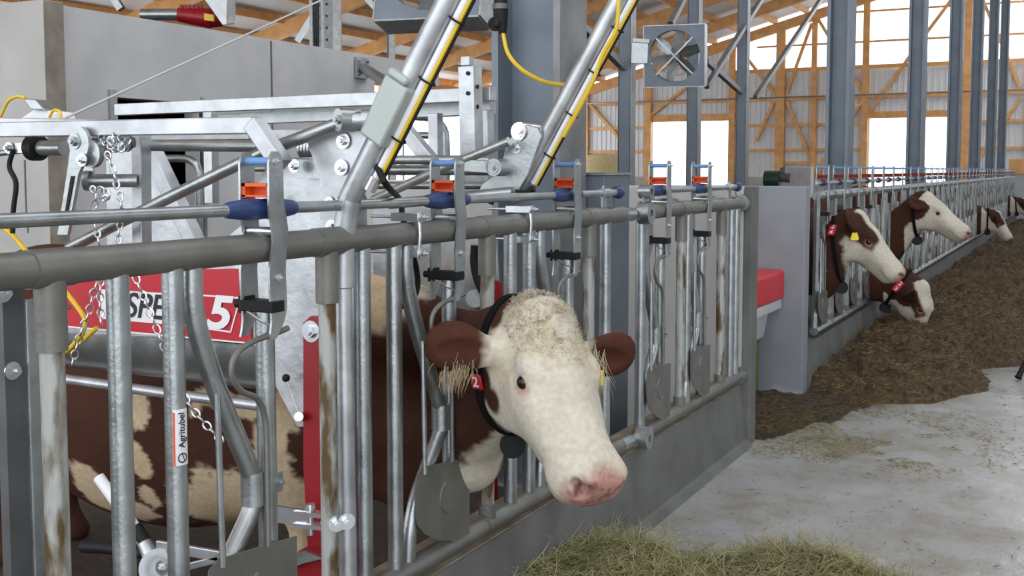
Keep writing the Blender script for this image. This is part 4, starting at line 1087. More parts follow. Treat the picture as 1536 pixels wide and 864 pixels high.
# ---- cows at the long fence
def side_cow(label, ygap, xpoll, zpoll, pitch, yawr, paint, txt, tagz, seed, kH=1.0, low=False, res=.011, dark_top=False, roll=0.0, tag_stack=True, ears=True, cx=None, earR=None, earL=None):
    F = Vector((math.cos(pitch) * math.cos(yawr), math.cos(pitch) * math.sin(yawr), math.sin(pitch)))
    Lv = Vector((-math.sin(yawr), math.cos(yawr), 0)); 
    H = frame(F, Lv + Vector((0, 0, roll))); o = np.array([xpoll, ygap, zpoll])
    T = lambda p: o + H @ (np.array(p, float) * kH)
    OC = T((-.01, 0, -.10)); TH = T((.08, 0, -.21))
    if not low:
        A = np.array([FX, ygap, 1.05]); B = np.array([FX, ygap, .80])
    else:
        A = np.array([FX, ygap, .86]); B = np.array([FX, ygap, .60])
    sh = np.array([-2.15, ygap, 1.05]); sl = np.array([-2.15, ygap, .72])
    nk = [(OC, A, .10, .098, .06), (A, sh, .098, .17, .08), (TH, B, .08, .097, .08), (B, sl, .097, .2, .1), (.5 * (OC + TH), .5 * (A + B), .11, .10, .08), (.6 * TH + .4 * B + np.array([0, 0, -.05]), B + np.array([0, 0, -.12]), .045, .06, .08)]
    ta = np.array([-2.25, ygap, 1.32])
    allp = np.array([T((.58, 0, -.12)), T((0, 0, .04)), T((0, .3, -.1)), T((0, -.3, -.1)), T((.4, 0, -.24))])
    X = np.concatenate([np.arange(-4.35, -2.0, .035), np.arange(-2.0, allp[:, 0].max() + .08, res)])
    Y = np.arange(min(ygap - .38, allp[:, 1].min() - .05), max(ygap + .38, allp[:, 1].max() + .05), res)
    Z = np.arange(-.02, max(1.40, allp[:, 2].max() + .06), res)
    cw, f, T2 = make_cow('cow', label, o, H, nk, ta, paint, (-2.6, ygap, 0), res, X, Y, Z, k=kH, disp=.6, earR=earR, earL=earL)
    cw['group'] = 'cows at the long feed fence'; del cw['group']
    c = Vector(.72 * (.5 * (OC + TH)) + .28 * (.5 * (A + B))); nn = Vector(.5 * (OC + TH) - .5 * (A + B))
    if cx is not None: c = Vector((cx, ygap, 1.02)); nn = Vector((1, 0, .12))
    co, at = collar(f, cw, c, nn, (0, 0, 1), .2, width=.03)
    cs = []
    for k in range(64):
        a = 2 * math.pi * k / 64; p, d, n_ = at(a); cs.append((d, p, a))
    vis = [q for q in cs if q[0].dot(FW) < .1]
    if txt:
        bst = min(vis, key=lambda q: abs(q[1].z - tagz)); up_ = Vector((0, 0, 1))
        if low: up_ = (Vector((0, 0, 1)) * .8 - nn.normalized() * -.5)
        number_tag(at, bst[2], txt, cw, .055, .055, stack=True, updir=up_, lift=.012)
    lw = min(cs, key=lambda q: q[1].z); pd = lw[1] + Vector((0, 0, -.03))
    s = MB(); s.cyl(pd - FW * .016, pd + FW * .016, .05, 20); s.build('transponder', 'black', cw)
    return cw, f, T2

def paint_gen(fn):
    def g(V, L):
        nz = fbm(V, 14, 4, 2) - .5; nz2 = fbm(V, 50, 2, 5) - .5
        brown = np.clip(fn(V, L, nz * .8 + nz2 * .25), 0, 1)
        br = BROWN[None, :] * (.75 + .6 * fbm(V, 9, 3, 7))[:, None]; cr = CREAM[None, :] * (.85 + .25 * fbm(V, 10, 3, 8))[:, None]
        return base_head_paint(V, L, cr * (1 - brown[:, None]) + br * brown[:, None])
    return g
def p24(V, L, nz):
    b = np.ones(len(V)); hd = soft(V[:, 0] + 1.60 + nz * .1, .015)
    jaw = soft(-L[:, 2] - .150 + .22 * (L[:, 0] - .1) + nz * .05 , .01) * (L[:, 0] > -.02)
    front = soft(L[:, 0] - .285 + .35 * np.clip(L[:, 2] + .14, -1, 1) + nz * .06, .01)
    blaze = soft(.062 - np.abs(L[:, 1]) + nz * .02, .01) * (L[:, 2] > -.095) * (L[:, 0] > -.04)
    w = np.maximum(np.maximum(jaw, front), blaze) * hd * (np.abs(L[:, 1]) < .13); b = b * (1 - w)
    return b
def pwhite(V, L, nz):
    hd = soft(L[:, 0] - .035 + .3 * np.abs(L[:, 2] + .12) * 0 + nz * .05, .012) * (V[:, 0] > -1.6)
    top = soft(L[:, 2] + .085 + nz * .03, .01) * (L[:, 0] > -.02) * (L[:, 0] < .2); hd = np.maximum(hd, top * (V[:, 0] > -1.6))
    b = 1 - hd; ear = (np.abs(L[:, 1]) > .115) * (L[:, 0] < .14) * (L[:, 0] > -.12); return np.maximum(b, ear * 1.0)
def p23(V, L, nz):
    jaw = soft(-L[:, 2] - .150 + nz * .06, .01) * (V[:, 0] > -1.6) * (L[:, 0] > -.05)
    top = soft(L[:, 2] + .055 + nz * .03, .01) * (L[:, 0] > -.06); fr = soft(L[:, 0] - .27 + nz * .05, .01)
    b = 1 - np.maximum(np.maximum(jaw, top), fr) * (V[:, 0] > -1.68)
    return np.maximum(b, 1.0 * (np.abs(L[:, 1]) > .115) * (L[:, 0] < .14) * (L[:, 0] > -.12) * (L[:, 2] > -.3) * (V[:, 0] > -1.6))
def p4(V, L, nz):
    blaze = soft(.05 - np.abs(L[:, 1]) + nz * .03, .01) * (L[:, 2] > -.09) * (L[:, 0] > -.06)
    jaw = soft(-L[:, 2] - .155 + nz * .05, .01) * (V[:, 0] > -1.66); fr = soft(L[:, 0] - .24 + nz * .05, .01)
    return 1 - np.maximum(np.maximum(blaze, jaw), fr) * (V[:, 0] > -1.66)
c24, f24, T24 = side_cow('brown and white cow number 24, first head beyond the bluish cross wall, yellow ear tag', 8.56, -1.50, 1.275, -.80, .02, paint_gen(p24), '24', 1.16, 1, kH=1.0, cx=-1.665, earR=(-.55, -.75, .25, .5, 0, .8))
side_cow('cow with an all white head raised level over the feed', 11.66, -1.40, 1.37, -.60, -.06, paint_gen(pwhite), '', 1.2, 2, kH=1.02, cx=-1.50, res=.013, earR=(-.6, -.75, -.15, .6, 0, .6))
side_cow('brown cow number 23 with its head down eating from the feed', 10.42, -1.25, .57, -1.2, -.15, paint_gen(p23), '23', .56, 3, kH=.95, low=True, res=.013)
side_cow('brown cow with a white blaze lowering its head, fourth head along the long fence', 21.58, -1.38, .84, -.95, -.05, paint_gen(p4), '', .8, 4, kH=.95, low=True, res=.018)
side_cow('farthest cow at the right picture edge, brown neck and white muzzle', 30.26, -1.36, .88, -.9, -.05, paint_gen(p4), '', .9, 5, kH=1.0, low=True, res=.022)
q = surf(1281, 352, f24, 7.4, 9.6)
if q is not None:
    p = Vector(q) - FW * .012; s = MB(); s.prism([p + RT * x + UP * z for x, z in ((-.008, .045), (.008, .045), (.032, -.03), (.022, -.042), (-.022, -.042), (-.032, -.03))], -FW * .005); s.cyl(p + UP * .035 + FW * .03, p + UP * .035 - FW * .008, .008, 8)
    s.build('ear_tag', MTAG, c24, False)

# ------------------------------------------------------------------ claw trimming crush behind the near fence
YN, YF = 2.42, 3.62
P_ = lambda px, py, Y=YN: ony(px, py, Y)
crush = thing('hoof_trimming_crush', (-2.5, 3.0, 0), 'galvanised hoof trimming crush with red sign around the cow behind the near fence', 'cattle crush')
def plate(name, pts, Y, m, t=.006, parent=crush):
    s = MB(); s.prism([P_(x, y, Y) for x, y in pts], (0, t, 0)); return s.build(name, m, parent, False)
def sq(name, q0, q1, Y, w=.04, h=None, m='galv_bright', parent=crush, Y2=None):
    s = MB(); s.beam(P_(*q0, Y), P_(*q1, Y2 or Y), w, h or w, (0, 1, 0)); return s.build(name, m, parent, False, .003)
def rt_(name, pts, Y, r=.017, m='galv', parent=crush, sm=0, n=12):
    s = MB(); s.tube([P_(*q[:2], q[2] if len(q) > 2 else Y) for q in pts], r, n, True, sm); return s.build(name, m, parent)

# side plate with the sign
sp = plate('side_plate', [(60, 395), (292, 396), (372, 330), (392, 262), (420, 236), (470, 236), (512, 262), (530, 380), (530, 640), (446, 640), (378, 512), (60, 497)], YN + .02, 'galv_bright', .008)
s = MB()       # lower curved skirt turning inwards under the side plate
q0 = P_(60, 500, YN + .02); q1 = P_(446, 540, YN + .02); vs = []; fs = []; N = 9; zt = P_(250, 508, YN + .02).z
for i in range(N + 1):
    a = i / N * 1.15; y = YN + .02 + .16 * (1 - math.cos(a)); z = zt - .16 * math.sin(a)
    for x in (q0.x, q1.x): vs += [(x, y, z), (x, y + .006, z + .003)]
for i in range(N):
    k = 4 * i; fs += [(k, k + 4, k + 6, k + 2), (k + 1, k + 3, k + 7, k + 5)]
s.add(vs, fs); sk = s.build('curved_skirt', 'galv', crush)
rt_('skirt_tube', [(60, 563), (250, 590), (396, 609)], YN + .10, .0165, 'galv_bright')
pieces('plate_bolt', 'zinc', sp, lambda s, q: s.bolt(P_(*q, YN + .02), (0, -1, 0), .010, .008), ((415, 423), (300, 398), (487, 600)))
# sign
sg = [(92, 404), (292, 404), (352, 403), (376, 406), (377, 515), (92, 489)]
sgn = plate('sign_board', sg, YN + .014, 'signred', .004)
dxs = P_(375, 460) - P_(100, 460)
def band(name, pts, m, Y): s = MB(); s.prism([P_(x, y, Y) for x, y in pts], (0, .001, 0)); return s.build(name, m, sgn, False)
band('sign_band', [(150, 434), (305, 443), (291, 490), (150, 478)], 'white', YN + .0125)
s = MB()
for a, c in (((304, 443), (360, 447)), ((360, 447), (346, 498)), ((346, 498), (291, 490)), ((92, 489), (377, 515))): s.beam(P_(*a, YN + .012), P_(*c, YN + .012), .0045, .001, (0, 1, 0))
s.build('sign_outline', 'white', sgn, False)
rv = P_(330, 478, YN) - P_(190, 466, YN)
text('sign_lettering', 'SPEED', P_(240, 463, YN + .011), rv, (0, 0, 1), .108, 'blackprint', sgn, shear=.25, width=1.02, thick=.0012)
text('sign_numeral', '5', P_(325, 471, YN + .010), rv, (0, 0, 1), .135, 'white', sgn, shear=.25, width=1.35, thick=.004)
# upper linkage plates and bolts
lp = plate('link_plate', [(166, 225), (206, 225), (252, 300), (292, 360), (262, 385), (165, 385)], 2.75, 'galv_bright')
lp2 = plate('link_plate', [(455, 195), (500, 178), (540, 185), (552, 215), (520, 300), (505, 330), (480, 330), (480, 270)], YN - .03, 'galv_bright', .01)
lp3 = plate('cross_bracket', [(428, 238), (505, 242), (490, 268), (450, 268)], YN - .005, 'galv', .008)
pieces('linkage_bolt', 'zinc', lp2, lambda s, q: s.bolt(P_(*q[:2], YN - .035), (0, -1, 0), q[2] * .85, .012), ((442, 249, .013), (515, 211, .015), (512, 251, .015), (498, 340, .013), (494, 303, .010), (398, 300, .009)))
s = MB(); a = P_(452, 223, YN + .1); s.tube([a, a + Vector((.10, 0, 0))], .022, 14)
for k in range(8): s.torus(a + Vector((.008 + .011 * k, 0, 0)), (0, 1, 0), (0, 0, 1), .027, .027, .004, 16, 5)
s.build('coil_spring', 'zinc', crush)
# lever tubes
rt_('lever_tube', [(104, 372), (250, 298), (402, 225), (520, 181)], YN - .07, .0175, 'galv')
s = MB(); a = P_(519, 180, YN - .07); s.cyl(a + Vector((-.012, -.02, 0)), a + Vector((.01, .02, 0)), .030, 20); s.cyl(a, a + Vector((.09, .05, -.003)), .023, 16); s.pipe(a + Vector((.035, .02, 0)), a + Vector((.06, .035, 0)), .028, .02, 16)
s.bolt(a + Vector((-.006, -.02, 0)), (-.3, -1, 0), .012, .008); s.build('lever_hub', 'galv', crush)
rt_('lever_tube', [(560, 300), (660, 254), (764, 212)], YF - .12, .017, 'galv')
# lifting arms
def lift_arm(q0, q1, Y, pref, r=.031):
    a = P_(*q0, Y); c = P_(*q1, Y); d = (c - a).normalized(); e = c + d * .5
    s = MB(); s.tube(([P_(514, 430, Y), P_(515, 370, Y), P_(519, 330, Y), P_(527, 296, Y)] if pref == 'near' else []) + [a, e], r, 24, True, 5 if pref == 'near' else 0); arm = s.build('lifting_arm', 'galv_bright', crush)
    LO = .02 if pref == 'near' else .10; sd = Vector((d.z, 0, -d.x)); n_ = Vector((0, -1, 0))
    s = MB(); o1 = sd * (r + .012); s.tube([a + d * LO + o1, e + o1], .010, 10); s.build('guide_rod', 'white', arm)
    s = MB(); o2 = sd * (r + .024); s.tube([a + d * LO + o2, e + o2], .0052, 8); s.build('yellow_hose', 'yellow', arm)
    s = MB(); o3 = sd * (r + .031) + Vector((0, .006, 0)); s.tube([a + d * LO + o3, e + o3], .0042, 8); s.build('black_cable', 'black', arm)
    L = (e - a).length; t = LO + .12
    while t < L:
        s = MB(); s.torus(a + d * t + sd * (r + .018), sd, n_, .024, .018, .003, 16, 5); s.build('cable_tie', 'black', arm); t += .17
    s = MB(); s.cyl(a + d * (LO - .02) + o1 - d * .02, a + d * LO + o1, .017, 12); s.build('rod_end', 'zinc', arm)
    return arm, a, d, sd, e
arm, a, d, sd, e = lift_arm((542, 262), (673, 0), YN - .03, 'near')
s = MB(); c0 = P_(606, 122, YN - .03); c1 = P_(566, 210, YN - .03)
n_ = Vector((0, 1, 0))
for (lo, hi, w0, w1) in ((c1, c0, .034, .046), (c0, c0 + d * .022, .032, .034)):
    s.add([p + sd * x + n_ * y for p in (lo, hi) for x, y in ((-w0, -.045), (w1, -.045), (w1, .045), (-w0, .045))], [(0, 1, 2, 3), (7, 6, 5, 4), (0, 4, 5, 1), (1, 5, 6, 2), (2, 6, 7, 3), (3, 7, 4, 0)])
s.build('arm_sleeve', 'greygreen', arm, True, .008)
arm2, a2, d2, sd2, e2 = lift_arm((768, 300), (928, 0), YF, 'far')
s = MB(); s.prism([P_(x, y, YF - .06) for x, y in ((778, 183), (806, 192), (812, 205), (792, 262), (775, 292), (716, 292), (722, 276), (750, 255), (758, 222))], (0, .02, 0))
hp = s.build('hinge_plate', 'galv', crush, False, .004)
s = MB(); s.bolt(P_(779, 197, YF - .06), (0, -1, 0), .02, .003); s.bolt(P_(774, 221, YF - .06), (0, -1, 0), .013, .008); s.cyl(P_(779, 197, YF - .06), P_(806, 200, YF + .02), .034, 18); s.build('hinge_bolt', 'zinc', hp)
sq('hinge_link', (692, 248), (746, 251), YF - .10, .045, .06, 'galv')
s = MB(); q = P_(746, 251, YF - .10); s.cyl(q + Vector((0, -.03, 0)), q + Vector((0, .04, 0)), .032, 20); s.bolt(q + Vector((0, -.03, 0)), (0, -1, 0), .013, .004); s.build('link_boss', 'galv', crush)
# frame beams
sq('top_beam', (-70, 196), (384, 188), YN - .14, .045, .035); sq('top_beam', (-70, 184), (170, 189), YN + .1, .04, .03)
sq('sloping_beam', (380, 184), (424, 248), YN - .14, .045)
sq('cross_beam', (178, 165), (740, 141), 4.2, .06, .06); sq('cross_beam', (325, 180), (740, 162), 4.35, .06, .055, 'galv')
sq('cross_beam', (305, 205), (520, 205), 3.2, .05, .04); sq('cross_beam', (225, 205), (380, 203), 2.9, .03, .05, 'galv')
sq('frame_post', (212, 203), (213, 372), YN + .02, .042); sq('frame_post', (316, 168), (318, 305), 4.0, .05, None, 'galv_bright')
sq('frame_post', (653, 170), (655, 290), 4.2, .05); sq('frame_post', (729, 165), (731, 290), 4.3, .05, .06)
fp = sq('drilled_frame_post', (705, 100), (709, 300), 4.1, .075, .075)
pieces('drilled_hole', 'black', fp, lambda s, q: s.cyl(P_(*q[:2], q[2]), P_(*q[:2], q[2]) + Vector(q[3]), .009, 10), ((702, 110, 4.06, (0, -.004, 0)), (702, 140, 4.06, (0, -.004, 0)), (716, 130, 4.09, (.004, 0, 0)), (716, 160, 4.09, (.004, 0, 0))))
s = MB(); p = P_(701, 98, 4.1); s.box(p.x - .02, p.x + .02, p.y - .02, p.y + .02, p.z, p.z + .035); s.build('post_lug', 'galv', fp, False)
sq('slanting_strut', (226, 222), (302, 382), 2.72, .05, .05); sq('slanting_strut', (604, 190), (650, 246), 3.9, .055)
sq('frame_post', (180, 240), (181, 390), 2.9, .045, .09, 'galv')
rt_('shaft_tube', [(62, 222), (96, 222)], YN - .05, .024); rt_('shaft_tube', [(214, 218), (392, 219)], YN + .05, .018)
rt_('round_loop', [(240, 238), (275, 238), (290, 243), (298, 258), (299, 310), (299, 385)], 2.9, .014, 'galv', sm=3)
rt_('round_loop', [(622, 174), (648, 177), (662, 190), (668, 212), (668, 300)], 4.5, .022, 'galv', sm=3); rt_('loop_rung', [(620, 203), (664, 203)], 4.5, .017)
rt_('rear_tube', [(528, 240), (736, 240)], 3.75, .019); rt_('rear_tube', [(528, 255), (736, 255)], 3.8, .022)
rt_('rear_tube', [(560, 278), (740, 278)], 3.9, .017); rt_('rear_tube', [(0, 230), (60, 222)], YN, .01)
rt_('rear_tube', [(585, 306), (770, 288)], 3.5, .02); rt_('rear_tube', [(340, 253), (400, 253)], 3.2, .012)
plate('rear_cross_plate', [(540, 270), (740, 270), (740, 276), (540, 276)], 4.3, 'galv')
sq('rear_post', (530, 240), (532, 380), 3.9, .05)
# round end collars at shaft
s = MB(); p = P_(48, 222, YN - .05); s.cyl(p, p + Vector((.035, 0, 0)), .040, 22); s.build('rubber_collar', 'black', crush)
s = MB(); s.beam(P_(15, 222, YN - .06), P_(52, 222, YN - .06), .03, .012, (0, 1, 0))
for q in ((14, 222), (38, 220)): s.bolt(P_(*q, YN - .07), (0, -1, 0), .011, .010)
s.build('shaft_clevis', 'zinc', crush)
# ratchet
s = MB(); c = P_(118, 215, YN - .18); pts = []
for k in range(17): 
    an = -.55 + k / 16 * (math.pi + 1.0); pts.append(c + Vector((math.cos(an) * .040, 0, math.sin(an) * .048)))
pts += [P_(101, 255, YN - .18), P_(86, 352, YN - .18), P_(101, 352, YN - .18), P_(117, 262, YN - .18)]
s.prism(pts, (0, .012, 0)); s.bolt(P_(112, 212, YN - .18), (0, -1, 0), .014, .010); s.cyl(c + Vector((.03, .012, -.03)), c + Vector((.03, .03, -.03)), .04, 18)
rch = s.build('ratchet_lever', 'galv', crush)
s = MB(); s.prism([P_(x, y, YN - .183) for x, y in ((106, 264), (111, 264), (101, 318), (97, 318))], (0, .002, 0)); s.build('ratchet_slot', 'black', rch, False)
s = MB(); c = P_(124, 240, YN - .185); s.bolt(c, (0, -1, 0), .011, .010); s.build('ratchet_pawl', 'zinc', rch)
# winch pipe with ring
s = MB(); a = P_(132, 271, YN - .10); c = P_(207, 271, YN - .02); s.pipe(a, c, .020, .015, 18); s.pipe(a + Vector((-.004, -.006, 0)), a + Vector((.012, .002, 0)), .030, .0155, 22)
s.prism([a + Vector((x, -.002, z)) for x, z in ((-.018, .0), (.026, 0), (.018, .09), (-.012, .09))], (0, .006, 0)); s.build('winch_pipe', 'galv', crush)
s = MB(); a = P_(190, 214, YN - .05); s.tube([P_(140, 214, YN - .1), a + Vector((.03, 0, 0))], .016, 12); s.torus(a, (0, 1, 0), (0, 0, 1), .022, .022, .006); s.build('winch_drum', 'dark_steel', crush)
# red upright and its foot
plate('red_upright', [(455, 484), (466, 474), (513, 478), (516, 900), (466, 900), (455, 700)], YN - .0, 'red', .03)
s = MB(); s.bolt(P_(467, 497, YN - .0), (0, -1, 0), .018, .012); s.build('upright_bolt', 'zinc', crush)
s = MB(); s.prism([P_(x, y, YN - .05) for x, y in ((436, 846), (446, 826), (482, 830), (488, 900), (436, 900))], (0, .09, 0)); s.build('red_foot', 'red', crush, False, .006)
plate('foot_lever', [(420, 846), (455, 826), (484, 838), (452, 846), (428, 856)], YN - .08, 'galv', .006)
# hinge arm with clevis (bright zinc)
s = MB(); s.beam(P_(412, 770, YN - .1), P_(462, 778, YN - .1), .012, .045, (0, 0, 1)); s.beam(P_(444, 786, YN - .1), P_(486, 790, YN - .1), .03, .012); s.beam(P_(444, 768, YN - .1), P_(486, 772, YN - .1), .03, .012)
s.cyl(P_(464, 756, YN - .1), P_(466, 802, YN - .1), .010, 12); s.cyl(P_(464, 756, YN - .1), P_(465, 764, YN - .1), .016, 12)
s.bolt(P_(505, 785, YN - .16), (1, -1, 0), .013, .014); s.bolt(P_(520, 782, YN - .16), (1, -1, 0), .013, .014); s.cyl(P_(484, 784, YN - .1), P_(526, 783, YN - .16), .007, 8); s.build('latch_clevis', 'zinc', crush)
# small knob lever
kl = rt_('knob_lever', [(430, 570), (449, 622)], YN - .02, .0022, 'zinc'); s = MB(); s.sphere(P_(429, 567, YN - .02), .0115, 14); s.build('black_knob', 'black', kl)
s = MB(); s.cyl(P_(448, 625, YN - .03), P_(448, 625, YN + .02), .013, 14); s.build('lever_pivot', 'zinc', kl)
# far side panel behind the neck
plate('far_side_panel', [(560, 300), (742, 330), (748, 420), (744, 560), (560, 560)], YF + .05, 'galv_bright', .008)
s = MB(); s.cyl(P_(712, 448, YF + .05), P_(712, 448, YF + .03), .035, 24); s.build('round_cover', 'galv', crush)
s = MB(); s.tube([P_(x, y, YF + .02) for x, y in ((712, 368), (711, 395), (718, 425), (732, 450), (742, 470))], .016, 10, True, 3); s.build('rubber_seal', 'black', crush)
plate('red_side_strip', [(742, 420), (752, 424), (752, 500), (742, 500)], YF, 'red', .01)
s = MB(); s.tube([P_(566, 250, YN - .03), P_(580, 278, YN - .03)] + [onx(x, y, -1.86) for x, y in ((600, 300), (604, 325), (614, 365), (624, 400), (626, 432), (614, 455), (592, 462))], .009, 10, True, 4); s.build('black_hose', 'black', crush)
rt_('corner_tube', [(514, 432), (517, 600), (522, 900)], YN - .03, .026, 'galv_bright')
rt_('crush_leg', [(736, 700), (738, 900)], 3.9, .03, 'red')
# trimming disc arm low left: white tube, black grips, round head
tr = thing('claw_support_winch', tuple(P_(232, 838, 2.05)), 'white and black handled crank winch low behind the left fence tubes', 'winch')
Yt = 2.18
s = MB(); s.tube([P_(148, 716, Yt), P_(205, 795, Yt)], .0165, 16); s.build('handle_tube', 'white', tr)
s = MB(); s.tube([P_(203, 790, Yt), P_(217, 812, Yt)], .019, 16); s.build('rubber_ring', 'black', tr)
s = MB(); s.tube([P_(213, 808, Yt), P_(232, 845, Yt)], [.018, .026], 16); s.pipe(P_(238, 852, Yt - .03), P_(238, 852, Yt + .02), .052, .03, 28); s.cyl(P_(238, 852, Yt - .02), P_(238, 852, Yt + .02), .034, 24); s.pipe(P_(238, 852, Yt - .035), P_(238, 852, Yt - .01), .040, .036, 28); s.build('winch_head', 'galv_bright', tr)
s = MB(); s.bolt(P_(243, 852, Yt - .03), (0, -1, 0), .012, .008); s.build('winch_bolt', 'zinc', tr)
s = MB(); s.tube([P_(125, 820, Yt), P_(160, 822, Yt), P_(216, 830, Yt)], [.018, .0165, .0165], 16); s.build('black_grip', 'black', tr)
s = MB(); s.tube([P_(124, 820, Yt), P_(128, 820, Yt)], .012, 12); s.build('grip_end', 'galv', tr)
s = MB(); s.beam(P_(236, 818, Yt), P_(340, 836, Yt), .012, .03, (0, 0, 1)); s.beam(P_(250, 858, Yt), P_(330, 838, Yt), .012, .02, (0, 0, 1)); s.build('support_arm', 'galv_bright', tr, False, .003)

# chains
def chain(pts, label, link=.013, r=.0028, name='chain', m='zinc'):
    pts = [Vector(p) for p in pts]; dense = spline(pts, 30); s = MB(); acc = 0; last = dense[0]; k = 0; step = link * 1.62
    for i in range(1, len(dense)):
        sg_ = (dense[i] - dense[i - 1]).length; acc += sg_
        if acc >= step:
            p = dense[i]; d = (p - last).normalized(); u = d.orthogonal().normalized(); w = d.cross(u)
            if k % 2: u = w
            s.torus((p + last) / 2, d, u, link, link * .62, r, 12, 5); last = p; acc = 0; k += 1
    o = s.build(name, m, None); return tag(o, label, 'chain')
YC = YN - .12
chain([P_(x, y, YC) for x, y in ((150, 412), (140, 440), (133, 470), (121, 500), (110, 540), (105, 560))], 'steel chain hanging over the left end of the red sign', .0155)
chain([P_(x, y, YC) for x, y in ((152, 416), (150, 450), (152, 490))], 'short steel chain beside the first thick fence tube', .014)
chain([P_(x, y, YC) for x, y in ((202, 412), (215, 445), (232, 485), (262, 560), (283, 605), (310, 638), (335, 664))], 'long steel chain crossing the letters of the red sign down to the flank', .0155)
random.seed(11)
pile = []
cpl = MB()
for k in range(70):
    t = random.random(); c = P_(142 + t * 48 + random.uniform(-4, 4), 210 + random.uniform(-10, 12) + (22 * (1 - t) * random.random()), YN - .13 + random.uniform(-.03, .03))
    u = Vector((random.uniform(-1, 1), random.uniform(-1, 1), random.uniform(-1, 1))).normalized(); cpl.torus(c, u, u.orthogonal(), .013, .0085, .0028, 10, 5)
tag(cpl.build('chain', 'zinc', None), 'tangled heap of chain wound on the winch drum', 'chain')
chain([P_(x, y, YN - .16) for x, y in ((160, 228), (166, 244), (172, 262), (176, 285))], 'short chain end hanging in front of the winch pipe', .013)
chain([P_(x, y, YN - .14) for x, y in ((138, 280), (150, 300), (163, 292), (150, 282), (140, 318), (145, 345), (150, 370))], 'slack chain hanging below the winch pipe', .013)
chain([P_(x, y, YN - .14) for x, y in ((180, 290), (183, 320), (178, 350), (180, 372))], 'thin chain hanging straight beside the bright upright', .012)

# cables and hoses
def hose(pts, r, m, label, name='hose', cat='hose', sm=5):
    s = MB(); s.tube(pts, r, 8, True, sm); return tag(s.build(name, m, None), label, cat)
hose([P_(x, y, YN - .04) for x, y in ((-12, 330), (18, 352), (38, 375))] + [P_(x, y, YN - .06) for x, y in ((75, 410), (112, 455), (128, 485), (112, 515), (95, 530))], .0075, 'yellow', 'yellow hose running behind the left end of the fence over the sign')
hose([P_(x, y, YN - .05) for x, y in ((145, 492), (122, 512), (98, 530), (75, 534))], .008, 'yellow', 'yellow hose curving back below the red sign')
hose([P_(x, y, YN - .05) for x, y in ((-10, 470), (4, 490), (8, 520))], .008, 'yellow', 'short bit of yellow hose at the left picture edge')
hose([P_(x, y, YN - .07) for x, y in ((20, 224), (14, 250), (24, 275), (20, 315), (19, 350))], .008, 'black', 'black strap dangling from the shaft end at the left edge', 'strap', 'strap')
hose([P_(x, y, YN - .06) for x, y in ((37, 240), (39, 310), (42, 350))], .003, 'dark_steel', 'thin dark cable beside the black strap', 'cable', 'cable')
dv = thing('sensor_box', tuple(P_(60, 165, 2.6)), 'small white sensor box with yellow cables on the top beam of the crush', 'sensor')
s = MB(); s.prism([P_(x, y, 2.6) for x, y in ((30, 178), (52, 163), (92, 168), (98, 180), (92, 186), (30, 186))], (0, .05, 0)); s.build('housing', 'white', dv, False, .004)
s = MB(); s.prism([P_(x, y, 2.58) for x, y in ((34, 148), (52, 149), (66, 165), (46, 164))], (0, .06, 0)); s.build('lid', 'galv', dv, False, .003)
s = MB(); s.tube([P_(x, y, 2.6) for x, y in ((-8, 190), (2, 172), (12, 152), (26, 145), (38, 147))], .0055, 8, True, 4); s.build('yellow_cable', 'yellow', dv); s = MB(); s.tube([P_(x, y, 2.58) for x, y in ((74, 176), (80, 166), (90, 168), (92, 184))], .005, 8, True, 4); s.build('yellow_cable', 'yellow', dv)
# rope across
s = MB(); s.tube([P_(72, 189, 2.5), ony(300, 84, 3.4), ony(500, -8, 4.4)], .0045, 8); tag(s.build('rope', 'whiteplastic', None), 'thin grey rope rising from the crush beam across the concrete wall', 'rope')
# red ram above room wall
rm = thing('hydraulic_cylinder', tuple(dep(290, 30, 13)), 'red hydraulic cylinder with grey rod above the room wall', 'cylinder')
s = MB(); s.tube([dep(268, 22, 13), dep(318, 28, 13)], [.085, .12], 14)
for k in range(6): p = dep(272 + k * 6, 13.5, 12.95); s.cyl(p, p + Vector((0, 0, .05)), .02, 8)
s.tube([dep(318, 28, 13), dep(336, 34, 13)], [.12, .05], 12); s.build('barrel', 'red', rm)
s = MB(); s.tube([dep(212, 22, 13), dep(268, 22, 13)], .07, 12); s.build('piston_rod', 'galv', rm)
s = MB(); s.prism([dep(x, y, 12.8) for x, y in ((302, -8), (345, -8), (345, 36), (334, 37))], (0, .03, 0)); s.beam(dep(346, -8, 12.8), dep(345, 36, 12.8), .04, .12); s.build('mounting_plate', 'galv', rm, False)
s = MB(); s.prism([dep(x, y, 12.85) for x, y in ((306, 20), (320, 22), (320, 32), (306, 30))], (0, .02, 0)); s.build('warning_label', 'yellow', rm, False)
# wall pipe stub
s = MB(); s.tube([onx(545, 102, -7.5), ony(596, 134, 9.6)], .06, 14); tag(s.build('wall_pipe', 'galv', None), 'grey pipe stub leaving the room wall beside the arm sleeve', 'pipe')
s = MB(); p = onx(545, 102, -7.5); s.box(-7.54, -7.5, p.y - .12, p.y + .12, p.z - .12, p.z + .12); 
for dy, dz in ((-.08, .08), (.08, .08), (-.08, -.08), (.08, -.08)): s.bolt((-7.5, p.y + dy, p.z + dz), (1, 0, 0), .02, .02)
tag(s.build('pipe_flange', 'galv', None), 'small square flange on the room wall holding the pipe stub', 'flange')
